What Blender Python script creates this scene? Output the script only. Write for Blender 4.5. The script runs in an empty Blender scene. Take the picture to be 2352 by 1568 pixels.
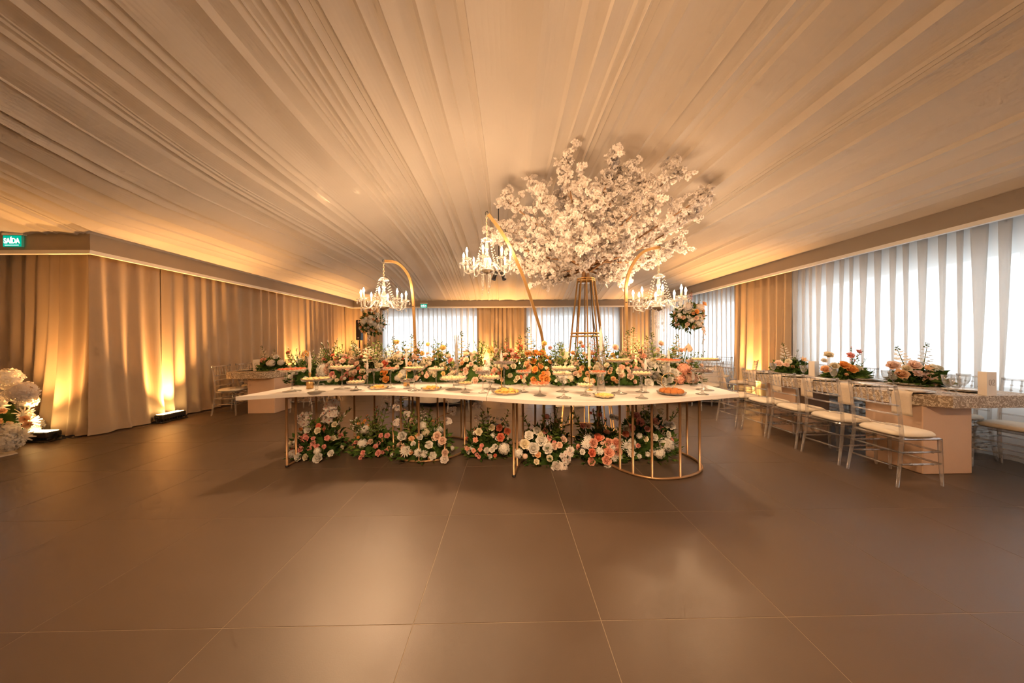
import bpy, math, random
from mathutils import Vector, Matrix, Quaternion
PI = math.pi
sc = bpy.context.scene
COL = sc.collection

# ------------------------------------------------------------------ camera
FPX, CAMH = 691.0, 1.356
YAW, PITCH, ROLL = 0.01372, -0.00328, -0.00736
_f = Vector((math.sin(YAW)*math.cos(PITCH), math.cos(YAW)*math.cos(PITCH), math.sin(PITCH)))
_r0 = Vector((math.cos(YAW), -math.sin(YAW), 0)); _u0 = _r0.cross(_f)
_r = _r0*math.cos(ROLL) + _u0*math.sin(ROLL)
_u = _u0*math.cos(ROLL) - _r0*math.sin(ROLL)
cam = bpy.data.cameras.new('camera'); cam.sensor_width = 36.0; cam.lens = 36.0*FPX/2352.0
cam.clip_start = 0.05; cam.clip_end = 200
co = bpy.data.objects.new('camera', cam); COL.objects.link(co)
M = Matrix((_r, _u, -_f)).transposed().to_4x4(); M.translation = Vector((0, 0, CAMH))
co.matrix_world = M
sc.camera = co

# ------------------------------------------------------------------ light settings
sc.view_settings.view_transform = 'Standard'
sc.view_settings.look = 'None'
sc.view_settings.gamma = 1.0
sc.view_settings.use_curve_mapping = False
sc.view_settings.exposure = 0.9
w = bpy.data.worlds.new('overcast_sky'); sc.world = w; w.use_nodes = True
bg = w.node_tree.nodes['Background']; bg.inputs[0].default_value = (0.86, 0.93, 1.0, 1); bg.inputs[1].default_value = 2.1
UP_W, UP_COL = 150.0, (1.0, 0.47, 0.14)      # floor uplights
SPOT_W, SPOT_COL = 900.0, (1.0, 0.62, 0.33)  # truss spotlights above the voile
BULB_W, BULB_COL = 4.6, (1.0, 0.64, 0.36)   # chandelier candle bulbs
cy = sc.cycles
cy.max_bounces = 5; cy.diffuse_bounces = 3; cy.glossy_bounces = 2; cy.transmission_bounces = 3
cy.use_adaptive_sampling = True; cy.adaptive_threshold = 0.08; cy.adaptive_min_samples = 12
cy.transparent_max_bounces = 20; cy.caustics_reflective = False; cy.caustics_refractive = False
cy.sample_clamp_indirect = 4.0; cy.sample_clamp_direct = 0.0
cy.use_denoising = True

# room dimensions (metres)
XL, XR, YB = -5.60, 5.08, 11.0          # faces of the bulkheads
YC = 4.12                                # outside corner on the left
XL2, YF = -9.6, -4.6                     # left bay and the wall behind the camera
ZR, ZV = 2.56, 2.83                      # rail and top of bulkhead

def ray(x, y): return _f + _r*((x-1176)/FPX) - _u*((y-784)/FPX)
def gz(x, y, z=0.0):
    d = ray(x, y); t = (z-CAMH)/d.z; return Vector((d.x*t, d.y*t, z))
def gy(x, y, Y):
    d = ray(x, y); t = Y/d.y; return Vector((d.x*t, Y, d.z*t+CAMH))

# ------------------------------------------------------------------ materials
MATS = {}
def nt(name):
    m = bpy.data.materials.new(name); m.use_nodes = True
    n = m.node_tree; n.nodes.clear()
    o = n.nodes.new('ShaderNodeOutputMaterial'); MATS[name] = m
    return m, n, o
def _noise_col(n, col, amt, scale, detail=3, obj_rand=0.0, stretch=None):
    tc = n.nodes.new('ShaderNodeTexCoord'); no = n.nodes.new('ShaderNodeTexNoise')
    no.inputs['Scale'].default_value = scale; no.inputs['Detail'].default_value = detail
    src = tc.outputs['Object']
    if stretch:
        mp = n.nodes.new('ShaderNodeMapping'); mp.inputs['Scale'].default_value = stretch
        n.links.new(src, mp.inputs[0]); src = mp.outputs[0]
    n.links.new(src, no.inputs['Vector'])
    mr = n.nodes.new('ShaderNodeMapRange'); mr.inputs[3].default_value = 1-amt; mr.inputs[4].default_value = 1+amt
    n.links.new(no.outputs['Fac'], mr.inputs[0]); val = mr.outputs[0]
    if obj_rand:
        oi = n.nodes.new('ShaderNodeObjectInfo'); m2 = n.nodes.new('ShaderNodeMapRange')
        m2.inputs[3].default_value = 1-obj_rand; m2.inputs[4].default_value = 1+obj_rand
        n.links.new(oi.outputs['Random'], m2.inputs[0])
        mu = n.nodes.new('ShaderNodeMath'); mu.operation = 'MULTIPLY'
        n.links.new(val, mu.inputs[0]); n.links.new(m2.outputs[0], mu.inputs[1]); val = mu.outputs[0]
    hs = n.nodes.new('ShaderNodeHueSaturation'); hs.inputs['Color'].default_value = (*col, 1)
    n.links.new(val, hs.inputs['Value'])
    return hs.outputs[0], no
def mat(name, col, rough=0.6, metal=0.0, amt=0.06, scale=12, bump=0.0, spec=0.5, obj_rand=0.0, stretch=None, coat=0):
    if name in MATS: return MATS[name]
    m, n, o = nt(name)
    b = n.nodes.new('ShaderNodeBsdfPrincipled'); n.links.new(b.outputs[0], o.inputs[0])
    c, no = _noise_col(n, col, amt, scale, 4, obj_rand, stretch)
    n.links.new(c, b.inputs['Base Color'])
    b.inputs['Roughness'].default_value = rough; b.inputs['Metallic'].default_value = metal
    b.inputs['Specular IOR Level'].default_value = spec
    if coat: b.inputs['Coat Weight'].default_value = coat
    if bump:
        bu = n.nodes.new('ShaderNodeBump'); bu.inputs['Strength'].default_value = bump; bu.inputs['Distance'].default_value = 0.01
        n.links.new(no.outputs['Fac'], bu.inputs['Height']); n.links.new(bu.outputs[0], b.inputs['Normal'])
    return m
def petal_mat(name, col, trans=0.25, obj_rand=0.10):
    if name in MATS: return MATS[name]
    m, n, o = nt(name)
    c, no = _noise_col(n, col, 0.10, 25, 2, obj_rand)
    d = n.nodes.new('ShaderNodeBsdfDiffuse'); t = n.nodes.new('ShaderNodeBsdfTranslucent'); mx = n.nodes.new('ShaderNodeMixShader')
    n.links.new(c, d.inputs[0]); n.links.new(c, t.inputs[0]); mx.inputs[0].default_value = trans
    n.links.new(d.outputs[0], mx.inputs[1]); n.links.new(t.outputs[0], mx.inputs[2]); n.links.new(mx.outputs[0], o.inputs[0])
    return m
def clear_mat(name, tint=(0.93, 0.92, 0.90), body=0.10, bodycol=(0.9, 0.88, 0.85), rough=0.06, refl=1.0, power=3.0, f0=0.05):
    """thin-walled clear plastic / glass: see-through, fresnel reflection, a little milky body"""
    if name in MATS: return MATS[name]
    m, n, o = nt(name)
    tr = n.nodes.new('ShaderNodeBsdfTransparent'); tr.inputs[0].default_value = (*tint, 1)
    gl = n.nodes.new('ShaderNodeBsdfGlossy'); gl.inputs['Roughness'].default_value = rough
    no = n.nodes.new('ShaderNodeTexNoise'); no.inputs['Scale'].default_value = 18
    bu = n.nodes.new('ShaderNodeBump'); bu.inputs['Strength'].default_value = 0.15; bu.inputs['Distance'].default_value = 0.004
    n.links.new(no.outputs['Fac'], bu.inputs['Height']); n.links.new(bu.outputs[0], gl.inputs['Normal'])
    df = n.nodes.new('ShaderNodeBsdfTranslucent'); df.inputs[0].default_value = (*bodycol, 1)
    d2 = n.nodes.new('ShaderNodeBsdfDiffuse'); d2.inputs[0].default_value = (*bodycol, 1)
    md = n.nodes.new('ShaderNodeMixShader'); md.inputs[0].default_value = 0.5
    n.links.new(df.outputs[0], md.inputs[1]); n.links.new(d2.outputs[0], md.inputs[2])
    m1 = n.nodes.new('ShaderNodeMixShader'); m1.inputs[0].default_value = body
    n.links.new(tr.outputs[0], m1.inputs[1]); n.links.new(md.outputs[0], m1.inputs[2])
    lw = n.nodes.new('ShaderNodeLayerWeight'); lw.inputs[0].default_value = 0.5
    pw = n.nodes.new('ShaderNodeMath'); pw.operation = 'POWER'; pw.inputs[1].default_value = power; n.links.new(lw.outputs['Facing'], pw.inputs[0])
    fr = n.nodes.new('ShaderNodeMapRange'); fr.inputs[3].default_value = f0; fr.inputs[4].default_value = 0.8; n.links.new(pw.outputs[0], fr.inputs[0])
    mu = n.nodes.new('ShaderNodeMath'); mu.operation = 'MULTIPLY'; mu.inputs[1].default_value = refl; mu.use_clamp = True
    n.links.new(fr.outputs[0], mu.inputs[0])
    m2 = n.nodes.new('ShaderNodeMixShader'); n.links.new(mu.outputs[0], m2.inputs[0])
    n.links.new(m1.outputs[0], m2.inputs[1]); n.links.new(gl.outputs[0], m2.inputs[2]); n.links.new(m2.outputs[0], o.inputs[0])
    return m
def emit_mat(name, col, strength):
    if name in MATS: return MATS[name]
    m, n, o = nt(name); e = n.nodes.new('ShaderNodeEmission'); e.inputs[0].default_value = (*col, 1); e.inputs[1].default_value = strength
    n.links.new(e.outputs[0], o.inputs[0]); m.cycles.emission_sampling = 'NONE'; return m
def fabric_mat(name, col, trans=0.0, clear=0.0, wave=(220, 220, 60), amt=0.05):
    m, n, o = nt(name)
    c, no = _noise_col(n, col, amt, 2.2, 5)
    d = n.nodes.new('ShaderNodeBsdfDiffuse'); d.inputs['Roughness'].default_value = 0.6
    n.links.new(c, d.inputs[0])
    tc = n.nodes.new('ShaderNodeTexCoord'); mp = n.nodes.new('ShaderNodeMapping'); mp.inputs['Scale'].default_value = wave
    n2 = n.nodes.new('ShaderNodeTexNoise'); n2.inputs['Scale'].default_value = 1.0; n2.inputs['Detail'].default_value = 2
    n.links.new(tc.outputs['Object'], mp.inputs[0]); n.links.new(mp.outputs[0], n2.inputs['Vector'])
    bu = n.nodes.new('ShaderNodeBump'); bu.inputs['Strength'].default_value = 0.12; bu.inputs['Distance'].default_value = 0.004
    n.links.new(n2.outputs['Fac'], bu.inputs['Height']); n.links.new(bu.outputs[0], d.inputs['Normal'])
    out = d.outputs[0]
    if trans:
        t = n.nodes.new('ShaderNodeBsdfTranslucent'); n.links.new(c, t.inputs[0])
        mx = n.nodes.new('ShaderNodeMixShader'); mx.inputs[0].default_value = trans
        n.links.new(out, mx.inputs[1]); n.links.new(t.outputs[0], mx.inputs[2]); out = mx.outputs[0]
    if clear:
        t = n.nodes.new('ShaderNodeBsdfTransparent'); mx = n.nodes.new('ShaderNodeMixShader'); mx.inputs[0].default_value = clear
        n.links.new(out, mx.inputs[1]); n.links.new(t.outputs[0], mx.inputs[2]); out = mx.outputs[0]
    n.links.new(out, o.inputs[0]); return m
def damask_mat():
    """two-tone scrolling damask print on the guest tables"""
    m, n, o = nt('damask_laminate')
    b = n.nodes.new('ShaderNodeBsdfPrincipled'); n.links.new(b.outputs[0], o.inputs[0]); b.inputs['Roughness'].default_value = 0.55
    tc = n.nodes.new('ShaderNodeTexCoord')
    no = n.nodes.new('ShaderNodeTexNoise'); no.inputs['Scale'].default_value = 17; no.inputs['Detail'].default_value = 2; no.inputs['Distortion'].default_value = 2.2
    vo = n.nodes.new('ShaderNodeTexVoronoi'); vo.inputs['Scale'].default_value = 13; vo.feature = 'SMOOTH_F1'
    n.links.new(tc.outputs['Object'], no.inputs['Vector']); n.links.new(tc.outputs['Object'], vo.inputs['Vector'])
    a = n.nodes.new('ShaderNodeMath'); a.operation = 'ADD'; n.links.new(no.outputs['Fac'], a.inputs[0]); n.links.new(vo.outputs['Distance'], a.inputs[1])
    wv = n.nodes.new('ShaderNodeMath'); wv.operation = 'MULTIPLY'; wv.inputs[1].default_value = 21; n.links.new(a.outputs[0], wv.inputs[0])
    si = n.nodes.new('ShaderNodeMath'); si.operation = 'SINE'; n.links.new(wv.outputs[0], si.inputs[0])
    cr = n.nodes.new('ShaderNodeValToRGB'); cr.color_ramp.elements[0].position = 0.35; cr.color_ramp.elements[1].position = 0.6
    cr.color_ramp.elements[0].color = (0.30, 0.225, 0.155, 1); cr.color_ramp.elements[1].color = (0.66, 0.57, 0.45, 1)
    n.links.new(si.outputs[0], cr.inputs[0]); n.links.new(cr.outputs[0], b.inputs['Base Color'])
    return m
def tile_mat():
    m, n, o = nt('porcelain_tile')
    b = n.nodes.new('ShaderNodeBsdfPrincipled'); n.links.new(b.outputs[0], o.inputs[0])
    c, no = _noise_col(n, (0.100, 0.067, 0.045), 0.10, 3.0, 8, 0.05)
    n.links.new(c, b.inputs['Base Color']); b.inputs['Specular IOR Level'].default_value = 0.5
    mr = n.nodes.new('ShaderNodeMapRange'); mr.inputs[3].default_value = 0.34; mr.inputs[4].default_value = 0.46
    n.links.new(no.outputs['Fac'], mr.inputs[0]); n.links.new(mr.outputs[0], b.inputs['Roughness'])
    g = n.nodes.new('ShaderNodeTexNoise'); g.inputs['Scale'].default_value = 160; g.inputs['Detail'].default_value = 3
    bu = n.nodes.new('ShaderNodeBump'); bu.inputs['Strength'].default_value = 0.06; bu.inputs['Distance'].default_value = 0.003
    n.links.new(g.outputs['Fac'], bu.inputs['Height']); n.links.new(bu.outputs[0], b.inputs['Normal'])
    return m

GOLD = mat('brushed_gold_metal', (0.60, 0.37, 0.15), 0.34, 0.85, 0.06, 30)
GOLD2 = mat('copper_gold_tube', (0.46, 0.28, 0.15), 0.38, 0.7, 0.05, 30)
WHITE = mat('white_lacquer_top', (0.74, 0.70, 0.66), 0.42, 0, 0.015, 4)
BLACK = mat('black_plastic', (0.018, 0.016, 0.015), 0.45, 0, 0.1, 20)
BLACKM = mat('black_painted_steel', (0.03, 0.027, 0.025), 0.5, 0.3, 0.1, 20)
CUSH = mat('cream_cushion_fabric', (0.74, 0.67, 0.56), 0.85, 0, 0.04, 40, 0.1)
PEACH = mat('peach_painted_board', (0.70, 0.49, 0.35), 0.6, 0, 0.04, 8)
LINEN = mat('beige_linen_napkin', (0.56, 0.47, 0.37), 0.9, 0, 0.05, 60, 0.15)
CLOTH = mat('ivory_tablecloth', (0.66, 0.59, 0.50), 0.9, 0, 0.04, 30, 0.1)
CARD = mat('cream_card_stock', (0.80, 0.74, 0.66), 0.7, 0, 0.02, 30)
INK = mat('printed_ink', (0.20, 0.15, 0.12), 0.7, 0, 0.02, 30)
PORC = mat('ivory_porcelain', (0.80, 0.76, 0.70), 0.25, 0, 0.02, 10)
WAXW = petal_mat('white_candle_wax', (0.88, 0.83, 0.78), 0.3, 0.0)
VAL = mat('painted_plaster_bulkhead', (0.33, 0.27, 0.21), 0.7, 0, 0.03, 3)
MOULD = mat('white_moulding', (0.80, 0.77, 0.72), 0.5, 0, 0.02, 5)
PLAST = mat('plaster_wall', (0.66, 0.60, 0.53), 0.8, 0, 0.04, 3)
GROUT = mat('pale_grout', (0.27, 0.21, 0.15), 0.6, 0, 0.1, 40)
TILE = tile_mat()
ACR = clear_mat('clear_acrylic', (0.92, 0.91, 0.90), 0.13, (0.97, 0.92, 0.87), 0.10, 1.0, 1.6, 0.09)
GLASS = clear_mat('clear_glass', (0.94, 0.94, 0.93), 0.06, (0.90, 0.90, 0.86), 0.05, 1.1, 2.2, 0.07)
CRYS = clear_mat('cut_crystal', (0.91, 0.90, 0.88), 0.13, (1.0, 0.95, 0.88), 0.08, 1.8)
PANE = clear_mat('window_glass', (0.95, 0.97, 0.97), 0.0, (0.9, 0.9, 0.9), 0.02, 0.6)
FRAMEM = mat('white_window_frame', (0.75, 0.75, 0.74), 0.4, 0, 0.02, 10)
BEIGE = fabric_mat('beige_blackout_curtain', (0.60, 0.47, 0.33), 0.03)
SHEER = fabric_mat('white_sheer_curtain', (0.90, 0.89, 0.87), 0.55, 0.13)
CEILM = fabric_mat('white_voile_ceiling', (0.80, 0.73, 0.65), 0.0, 0.17, (60, 1.5, 20), 0.03)
DAMASK = damask_mat()
GREEN = petal_mat('dark_green_leaf', (0.055, 0.105, 0.025), 0.2, 0.2)
GREEN2 = petal_mat('fresh_green_leaf', (0.15, 0.22, 0.05), 0.25, 0.2)
STEMG = petal_mat('green_stem', (0.14, 0.17, 0.06), 0.1, 0.1)
BRANCH = mat('brown_branch', (0.30, 0.16, 0.07), 0.8, 0, 0.15, 30)
PC = {'white': (0.95, 0.92, 0.86), 'cream': (0.95, 0.87, 0.68), 'blush': (0.96, 0.74, 0.61), 'pink': (0.93, 0.47, 0.41),
      'coral': (0.88, 0.31, 0.19), 'orange': (0.95, 0.48, 0.14), 'peach': (0.97, 0.64, 0.37), 'yellow': (0.96, 0.76, 0.34),
      'red': (0.72, 0.11, 0.07), 'rust': (0.66, 0.22, 0.13), 'snow': (0.96, 0.90, 0.85), 'salmon': (0.93, 0.54, 0.40)}
def P(c): return petal_mat('petal_'+c, PC[c], .5 if c == 'snow' else .38)

# ------------------------------------------------------------------ mesh helpers
class MB:
    def __init__(s): s.v = []; s.f = []; s.m = []; s.cur = 0
    def add(s, vs, fs, mi=None):
        o = len(s.v); s.v.extend([tuple(p) for p in vs]); mi = s.cur if mi is None else mi
        for f in fs: s.f.append(tuple(i+o for i in f)); s.m.append(mi)
        return s
    def box(s, x0, x1, y0, y1, z0, z1, mi=None):
        vs = [(x0,y0,z0),(x1,y0,z0),(x1,y1,z0),(x0,y1,z0),(x0,y0,z1),(x1,y0,z1),(x1,y1,z1),(x0,y1,z1)]
        return s.add(vs, [(0,3,2,1),(4,5,6,7),(0,1,5,4),(1,2,6,5),(2,3,7,6),(3,0,4,7)], mi)
    def cbox(s, x0, x1, y0, y1, z0, z1, b=0.01, mi=None):
        """box with bevelled vertical and top edges"""
        o = [(x0+b,y0),(x1-b,y0),(x1,y0+b),(x1,y1-b),(x1-b,y1),(x0+b,y1),(x0,y1-b),(x0,y0+b)]
        cx, cyy = (x0+x1)/2, (y0+y1)/2
        def ins(p, d): return (p[0]+(d if p[0] < cx else -d), p[1]+(d if p[1] < cyy else -d))
        n = 8; vs = [(*ins(p, b), z0) for p in o]+[(*p, z0+b) for p in o]+[(*p, z1-b) for p in o]+[(*ins(p, b), z1) for p in o]
        fs = [tuple(range(n))[::-1], tuple(range(3*n, 4*n))]
        for k in range(3):
            for i in range(n): fs.append((k*n+i, k*n+(i+1) % n, (k+1)*n+(i+1) % n, (k+1)*n+i))
        return s.add(vs, fs, mi)
    def prism(s, pts, z0, z1, mi=None):
        n = len(pts); vs = [(x, y, z0) for x, y in pts]+[(x, y, z1) for x, y in pts]
        return s.add(vs, [tuple(range(n))[::-1], tuple(range(n, 2*n))]+[(i, (i+1) % n, n+(i+1) % n, n+i) for i in range(n)], mi)
    def tube(s, path, r, n=8, mi=None, closed=False, cap=True):
        path = [Vector(p) for p in path]; k = len(path)
        rs = r if isinstance(r, (list, tuple)) else [r]*k
        vs = []; up = None
        for i, p in enumerate(path):
            if closed: t = path[(i+1) % k]-path[i-1]
            else: t = path[min(i+1, k-1)]-path[max(i-1, 0)]
            t = t.normalized() if t.length > 1e-9 else Vector((0, 0, 1))
            if up is None:
                up = Vector((0, 0, 1)) if abs(t.z) < 0.9 else Vector((1, 0, 0))
            a = t.cross(up)
            if a.length < 1e-6: a = t.cross(Vector((0, 1, 0)))
            a.normalize(); b = a.cross(t).normalized(); up = b
            for j in range(n):
                an = 2*PI*j/n; vs.append(p+(a*math.cos(an)+b*math.sin(an))*rs[i])
        fs = []; seg = k if closed else k-1
        for i in range(seg):
            for j in range(n):
                fs.append((i*n+j, i*n+(j+1) % n, ((i+1) % k)*n+(j+1) % n, ((i+1) % k)*n+j))
        if cap and not closed: fs += [tuple(range(n)), tuple(range((k-1)*n, k*n))[::-1]]
        return s.add(vs, fs, mi)
    def lathe(s, prof, n=16, c=(0, 0, 0), mi=None, sx=1, sy=1, wob=0, wn=0):
        vs = []; fs = []; k = len(prof)
        for r, z in prof:
            for j in range(n):
                a = 2*PI*j/n; rr = r*(1+wob*math.cos(wn*a)) if wob else r
                vs.append((c[0]+rr*math.cos(a)*sx, c[1]+rr*math.sin(a)*sy, c[2]+z))
        for i in range(k-1):
            for j in range(n): fs.append((i*n+j, i*n+(j+1) % n, (i+1)*n+(j+1) % n, (i+1)*n+j))
        if prof[0][0] > 1e-4: fs.append(tuple(range(n))[::-1])
        if prof[-1][0] > 1e-4: fs.append(tuple(range((k-1)*n, k*n)))
        return s.add(vs, fs, mi)
    def ball(s, c, r, n=8, m=5, mi=None, sz=1.0):
        return s.lathe([(max(1e-5, r*math.sin(PI*i/m)), -r*sz*math.cos(PI*i/m)) for i in range(m+1)], n, c, mi)
    def grid(s, fn, nu, nv, mi=None):
        vs = [fn(i/nu, j/nv) for j in range(nv+1) for i in range(nu+1)]
        fs = [(j*(nu+1)+i, j*(nu+1)+i+1, (j+1)*(nu+1)+i+1, (j+1)*(nu+1)+i) for j in range(nv) for i in range(nu)]
        return s.add(vs, fs, mi)
    def merge(s, o, M=None, mi=None):
        vs = o.v if M is None else [M @ Vector(p) for p in o.v]
        k = len(s.v); s.v.extend([tuple(p) for p in vs])
        for f, m in zip(o.f, o.m): s.f.append(tuple(i+k for i in f)); s.m.append(m if mi is None else mi)
        return s
    def mesh(s, name, mats, smooth=True):
        me = bpy.data.meshes.new(name); me.from_pydata(s.v, [], s.f)
        for m in (mats if isinstance(mats, (list, tuple)) else [mats]): me.materials.append(m)
        if any(s.m): me.polygons.foreach_set('material_index', s.m)
        if smooth: me.polygons.foreach_set('use_smooth', [True]*len(s.f))
        me.update(); return me
    def build(s, name, mats, parent=None, smooth=True, loc=None):
        return link(name, s.mesh(name, mats, smooth), parent, loc)
def link(name, data, parent=None, loc=None):
    o = bpy.data.objects.new(name, data); COL.objects.link(o)
    if parent: o.parent = parent
    if loc is not None: o.location = loc
    return o
def tag(o, label, cat, group=None, kind=None):
    o['label'] = label; o['category'] = cat
    if group: o['group'] = group
    if kind: o['kind'] = kind
    return o
def thing(name, label, cat, loc=(0, 0, 0), rz=0.0, group=None):
    o = bpy.data.objects.new(name, None); COL.objects.link(o); o.location = loc; o.rotation_euler = (0, 0, rz)
    o.empty_display_size = 0.1
    return tag(o, label, cat, group)
def struct(name, o_or_mb, mats=None, parent=None, smooth=False):
    o = o_or_mb.build(name, mats, parent, smooth); o['kind'] = 'structure'; return o
KIDS = {}
def copy_tree(o, parent=None, loc=None, rz=None, label=None, group=None):
    c = o.copy(); COL.objects.link(c); c.parent = parent
    if loc is not None: c.location = loc
    if rz is not None: c.rotation_euler = (0, 0, rz)
    if label: c['label'] = label
    if group: c['group'] = group
    if o.name not in KIDS: KIDS[o.name] = [k for k in o.children]
    for k in KIDS[o.name]: copy_tree(k, c)
    return c
def bez(pts, n=24):
    """Catmull-Rom through the points"""
    P_ = [Vector(p) for p in pts]; out = []
    for i in range(len(P_)-1):
        p0 = P_[max(i-1, 0)]; p1 = P_[i]; p2 = P_[i+1]; p3 = P_[min(i+2, len(P_)-1)]
        for k in range(n):
            t = k/n
            out.append(0.5*((2*p1)+(p2-p0)*t+(2*p0-5*p1+4*p2-p3)*t*t+(3*p1-p0-3*p2+p3)*t**3))
    out.append(P_[-1]); return out

# ================================================================== THE SETTING
# ---- floor: grout bed with single tiles
TS, TX, TY = 0.904, -0.463, 1.444
fl = MB()
fl.box(XL2-0.6, 6.0, YF-0.5, 4.95, -0.10, -0.0012); fl.box(-6.7, 6.0, 4.95, 12.0, -0.10, -0.0012)
floor = struct('floor', fl, GROUT)
tb = MB(); g = 0.0012; t2 = TS/2
tb.add([(-t2+g,-t2+g,-0.004),(t2-g,-t2+g,-0.004),(t2-g,t2-g,-0.004),(-t2+g,t2-g,-0.004),
        (-t2+g+.001,-t2+g+.001,0),(t2-g-.001,-t2+g+.001,0),(t2-g-.001,t2-g-.001,0),(-t2+g+.001,t2-g-.001,0)],
       [(4,5,6,7),(0,1,5,4),(1,2,6,5),(2,3,7,6),(3,0,4,7)])
tm = tb.mesh('tile', TILE, False)
for i in range(-10, 7):
    for j in range(-5, 12):
        x, y = TX+(i+.5)*TS, TY+(j+.5)*TS
        if y > 4.95 and x < -6.7: continue
        o = link('floor_tile', tm, floor, (x, y, 0))
# ---- walls (with window openings)
def wall_x(name, X0, X1, y0, y1, holes, zt=4.6):
    """wall in a plane of constant x; holes = [(y0,y1,z0,z1)]"""
    mb = MB(); cur = y0
    for (a, b, z0, z1) in sorted(holes):
        mb.box(X0, X1, cur, a, 0, zt); mb.box(X0, X1, a, b, 0, z0); mb.box(X0, X1, a, b, z1, zt); cur = b
    mb.box(X0, X1, cur, y1, 0, zt); return struct(name, mb, PLAST)
def wall_y(name, Y0, Y1, x0, x1, holes, zt=4.6):
    mb = MB(); cur = x0
    for (a, b, z0, z1) in sorted(holes):
        mb.box(cur, a, Y0, Y1, 0, zt); mb.box(a, b, Y0, Y1, 0, z0); mb.box(a, b, Y0, Y1, z1, zt); cur = b
    mb.box(cur, x1, Y0, Y1, 0, zt); return struct(name, mb, PLAST)
WZ0, WZ1 = 0.45, 2.36
RH = [(-3.6, 0.2, .72, WZ1), (1.0, 5.55, .72, WZ1), (7.15, 10.95, .72, WZ1)]
BH = [(-4.75, -1.05, WZ0, WZ1), (0.75, 4.25, WZ0, WZ1)]
LH = [(-9.3, -7.75, WZ0, WZ1)]
wall_x('wall_right', 5.72, 5.9, YF, 11.9, RH)
wall_y('wall_back', 11.66, 11.84, -6.6, 5.72, BH)
wall_x('wall_left', -6.6, -6.44, 4.85, 11.66, [])
wall_y('wall_left_return', 4.85, 5.0, XL2, -6.44, LH)
wall_x('wall_left_bay', XL2-0.16, XL2, YF, 5.0, [])
wall_y('wall_front', YF-0.16, YF, XL2, 5.9, [])
rf = MB(); rf.box(XL2-0.2, 5.9, YF-0.2, 11.9, 4.6, 4.72); struct('ceiling_slab', rf, PLAST)
wn = 0
def window(axis, c, a, b, z0, z1):
    global wn
    wn += 1
    fr = MB(); t = 0.05
    def bx(u0, u1, zz0, zz1):
        if axis == 'x': fr.box(c-0.04, c+0.04, u0, u1, zz0, zz1)
        else: fr.box(u0, u1, c-0.04, c+0.04, zz0, zz1)
    bx(a, a+t, z0, z1); bx(b-t, b, z0, z1); bx(a, b, z0, z0+t); bx(a, b, z1-t, z1)
    n = max(1, round((b-a)/1.2))
    for k in range(1, n): bx(a+(b-a)*k/n-0.03, a+(b-a)*k/n+0.03, z0, z1)
    fo = struct('window_%d' % wn, fr, FRAMEM)
    for k in range(n):
        pm = MB(); u0, u1 = a+(b-a)*k/n+0.03, a+(b-a)*(k+1)/n-0.03
        if axis == 'x': pm.box(c-0.003, c+0.003, u0, u1, z0+t, z1-t)
        else: pm.box(u0, u1, c-0.003, c+0.003, z0+t, z1-t)
        pm.build('pane', PANE, fo, False)
    L = bpy.data.lights.new('window_portal', 'AREA'); L.shape = 'RECTANGLE'; L.size = b-a; L.size_y = z1-z0; L.cycles.is_portal = True
    lo = bpy.data.objects.new('window_portal', L); COL.objects.link(lo)
    if axis == 'x': lo.location = (c+0.12*(1 if c > 0 else -1), (a+b)/2, (z0+z1)/2); lo.rotation_euler = (PI/2, 0, PI/2) if c > 0 else (PI/2, 0, -PI/2)
    else: lo.location = ((a+b)/2, c+0.12, (z0+z1)/2); lo.rotation_euler = (-PI/2, 0, 0)
    if axis == 'y': lo.rotation_euler = (-PI/2, 0, 0)
for h in RH: window('x', 5.80, *h)
for h in BH: window('y', 11.75, *h)
for h in LH: window('y', 4.93, *h)

# ---- bulkheads with a moulding along the bottom edge
tn = 0
def bulk(pts_box, mould_boxes):
    global tn
    tn += 1; mb = MB()
    for b_ in pts_box: mb.box(*b_)
    o = struct('trim_%d' % tn, mb, VAL)
    mm = MB()
    for b_ in mould_boxes: mm.box(*b_)
    mm.build('moulding', MOULD, o, False)
def vzb(x0, x1, y0, y1): return (x0, x1, y0, y1, ZR+0.03, ZV+0.10)
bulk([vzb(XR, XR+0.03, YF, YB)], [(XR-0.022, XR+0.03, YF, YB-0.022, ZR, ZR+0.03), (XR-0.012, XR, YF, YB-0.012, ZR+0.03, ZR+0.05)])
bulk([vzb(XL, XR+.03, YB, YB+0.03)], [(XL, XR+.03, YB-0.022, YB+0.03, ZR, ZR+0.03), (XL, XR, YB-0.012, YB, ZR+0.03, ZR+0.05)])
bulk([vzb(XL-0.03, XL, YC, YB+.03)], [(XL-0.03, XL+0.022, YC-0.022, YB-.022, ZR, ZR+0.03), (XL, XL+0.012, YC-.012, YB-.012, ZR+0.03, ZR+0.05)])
bulk([vzb(XL2, XL-0.03, YC, YC+0.03)], [(XL2, XL-0.03, YC-0.022, YC+0.03, ZR, ZR+0.03), (XL2, XL, YC-0.012, YC, ZR+0.03, ZR+0.05)])

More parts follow.
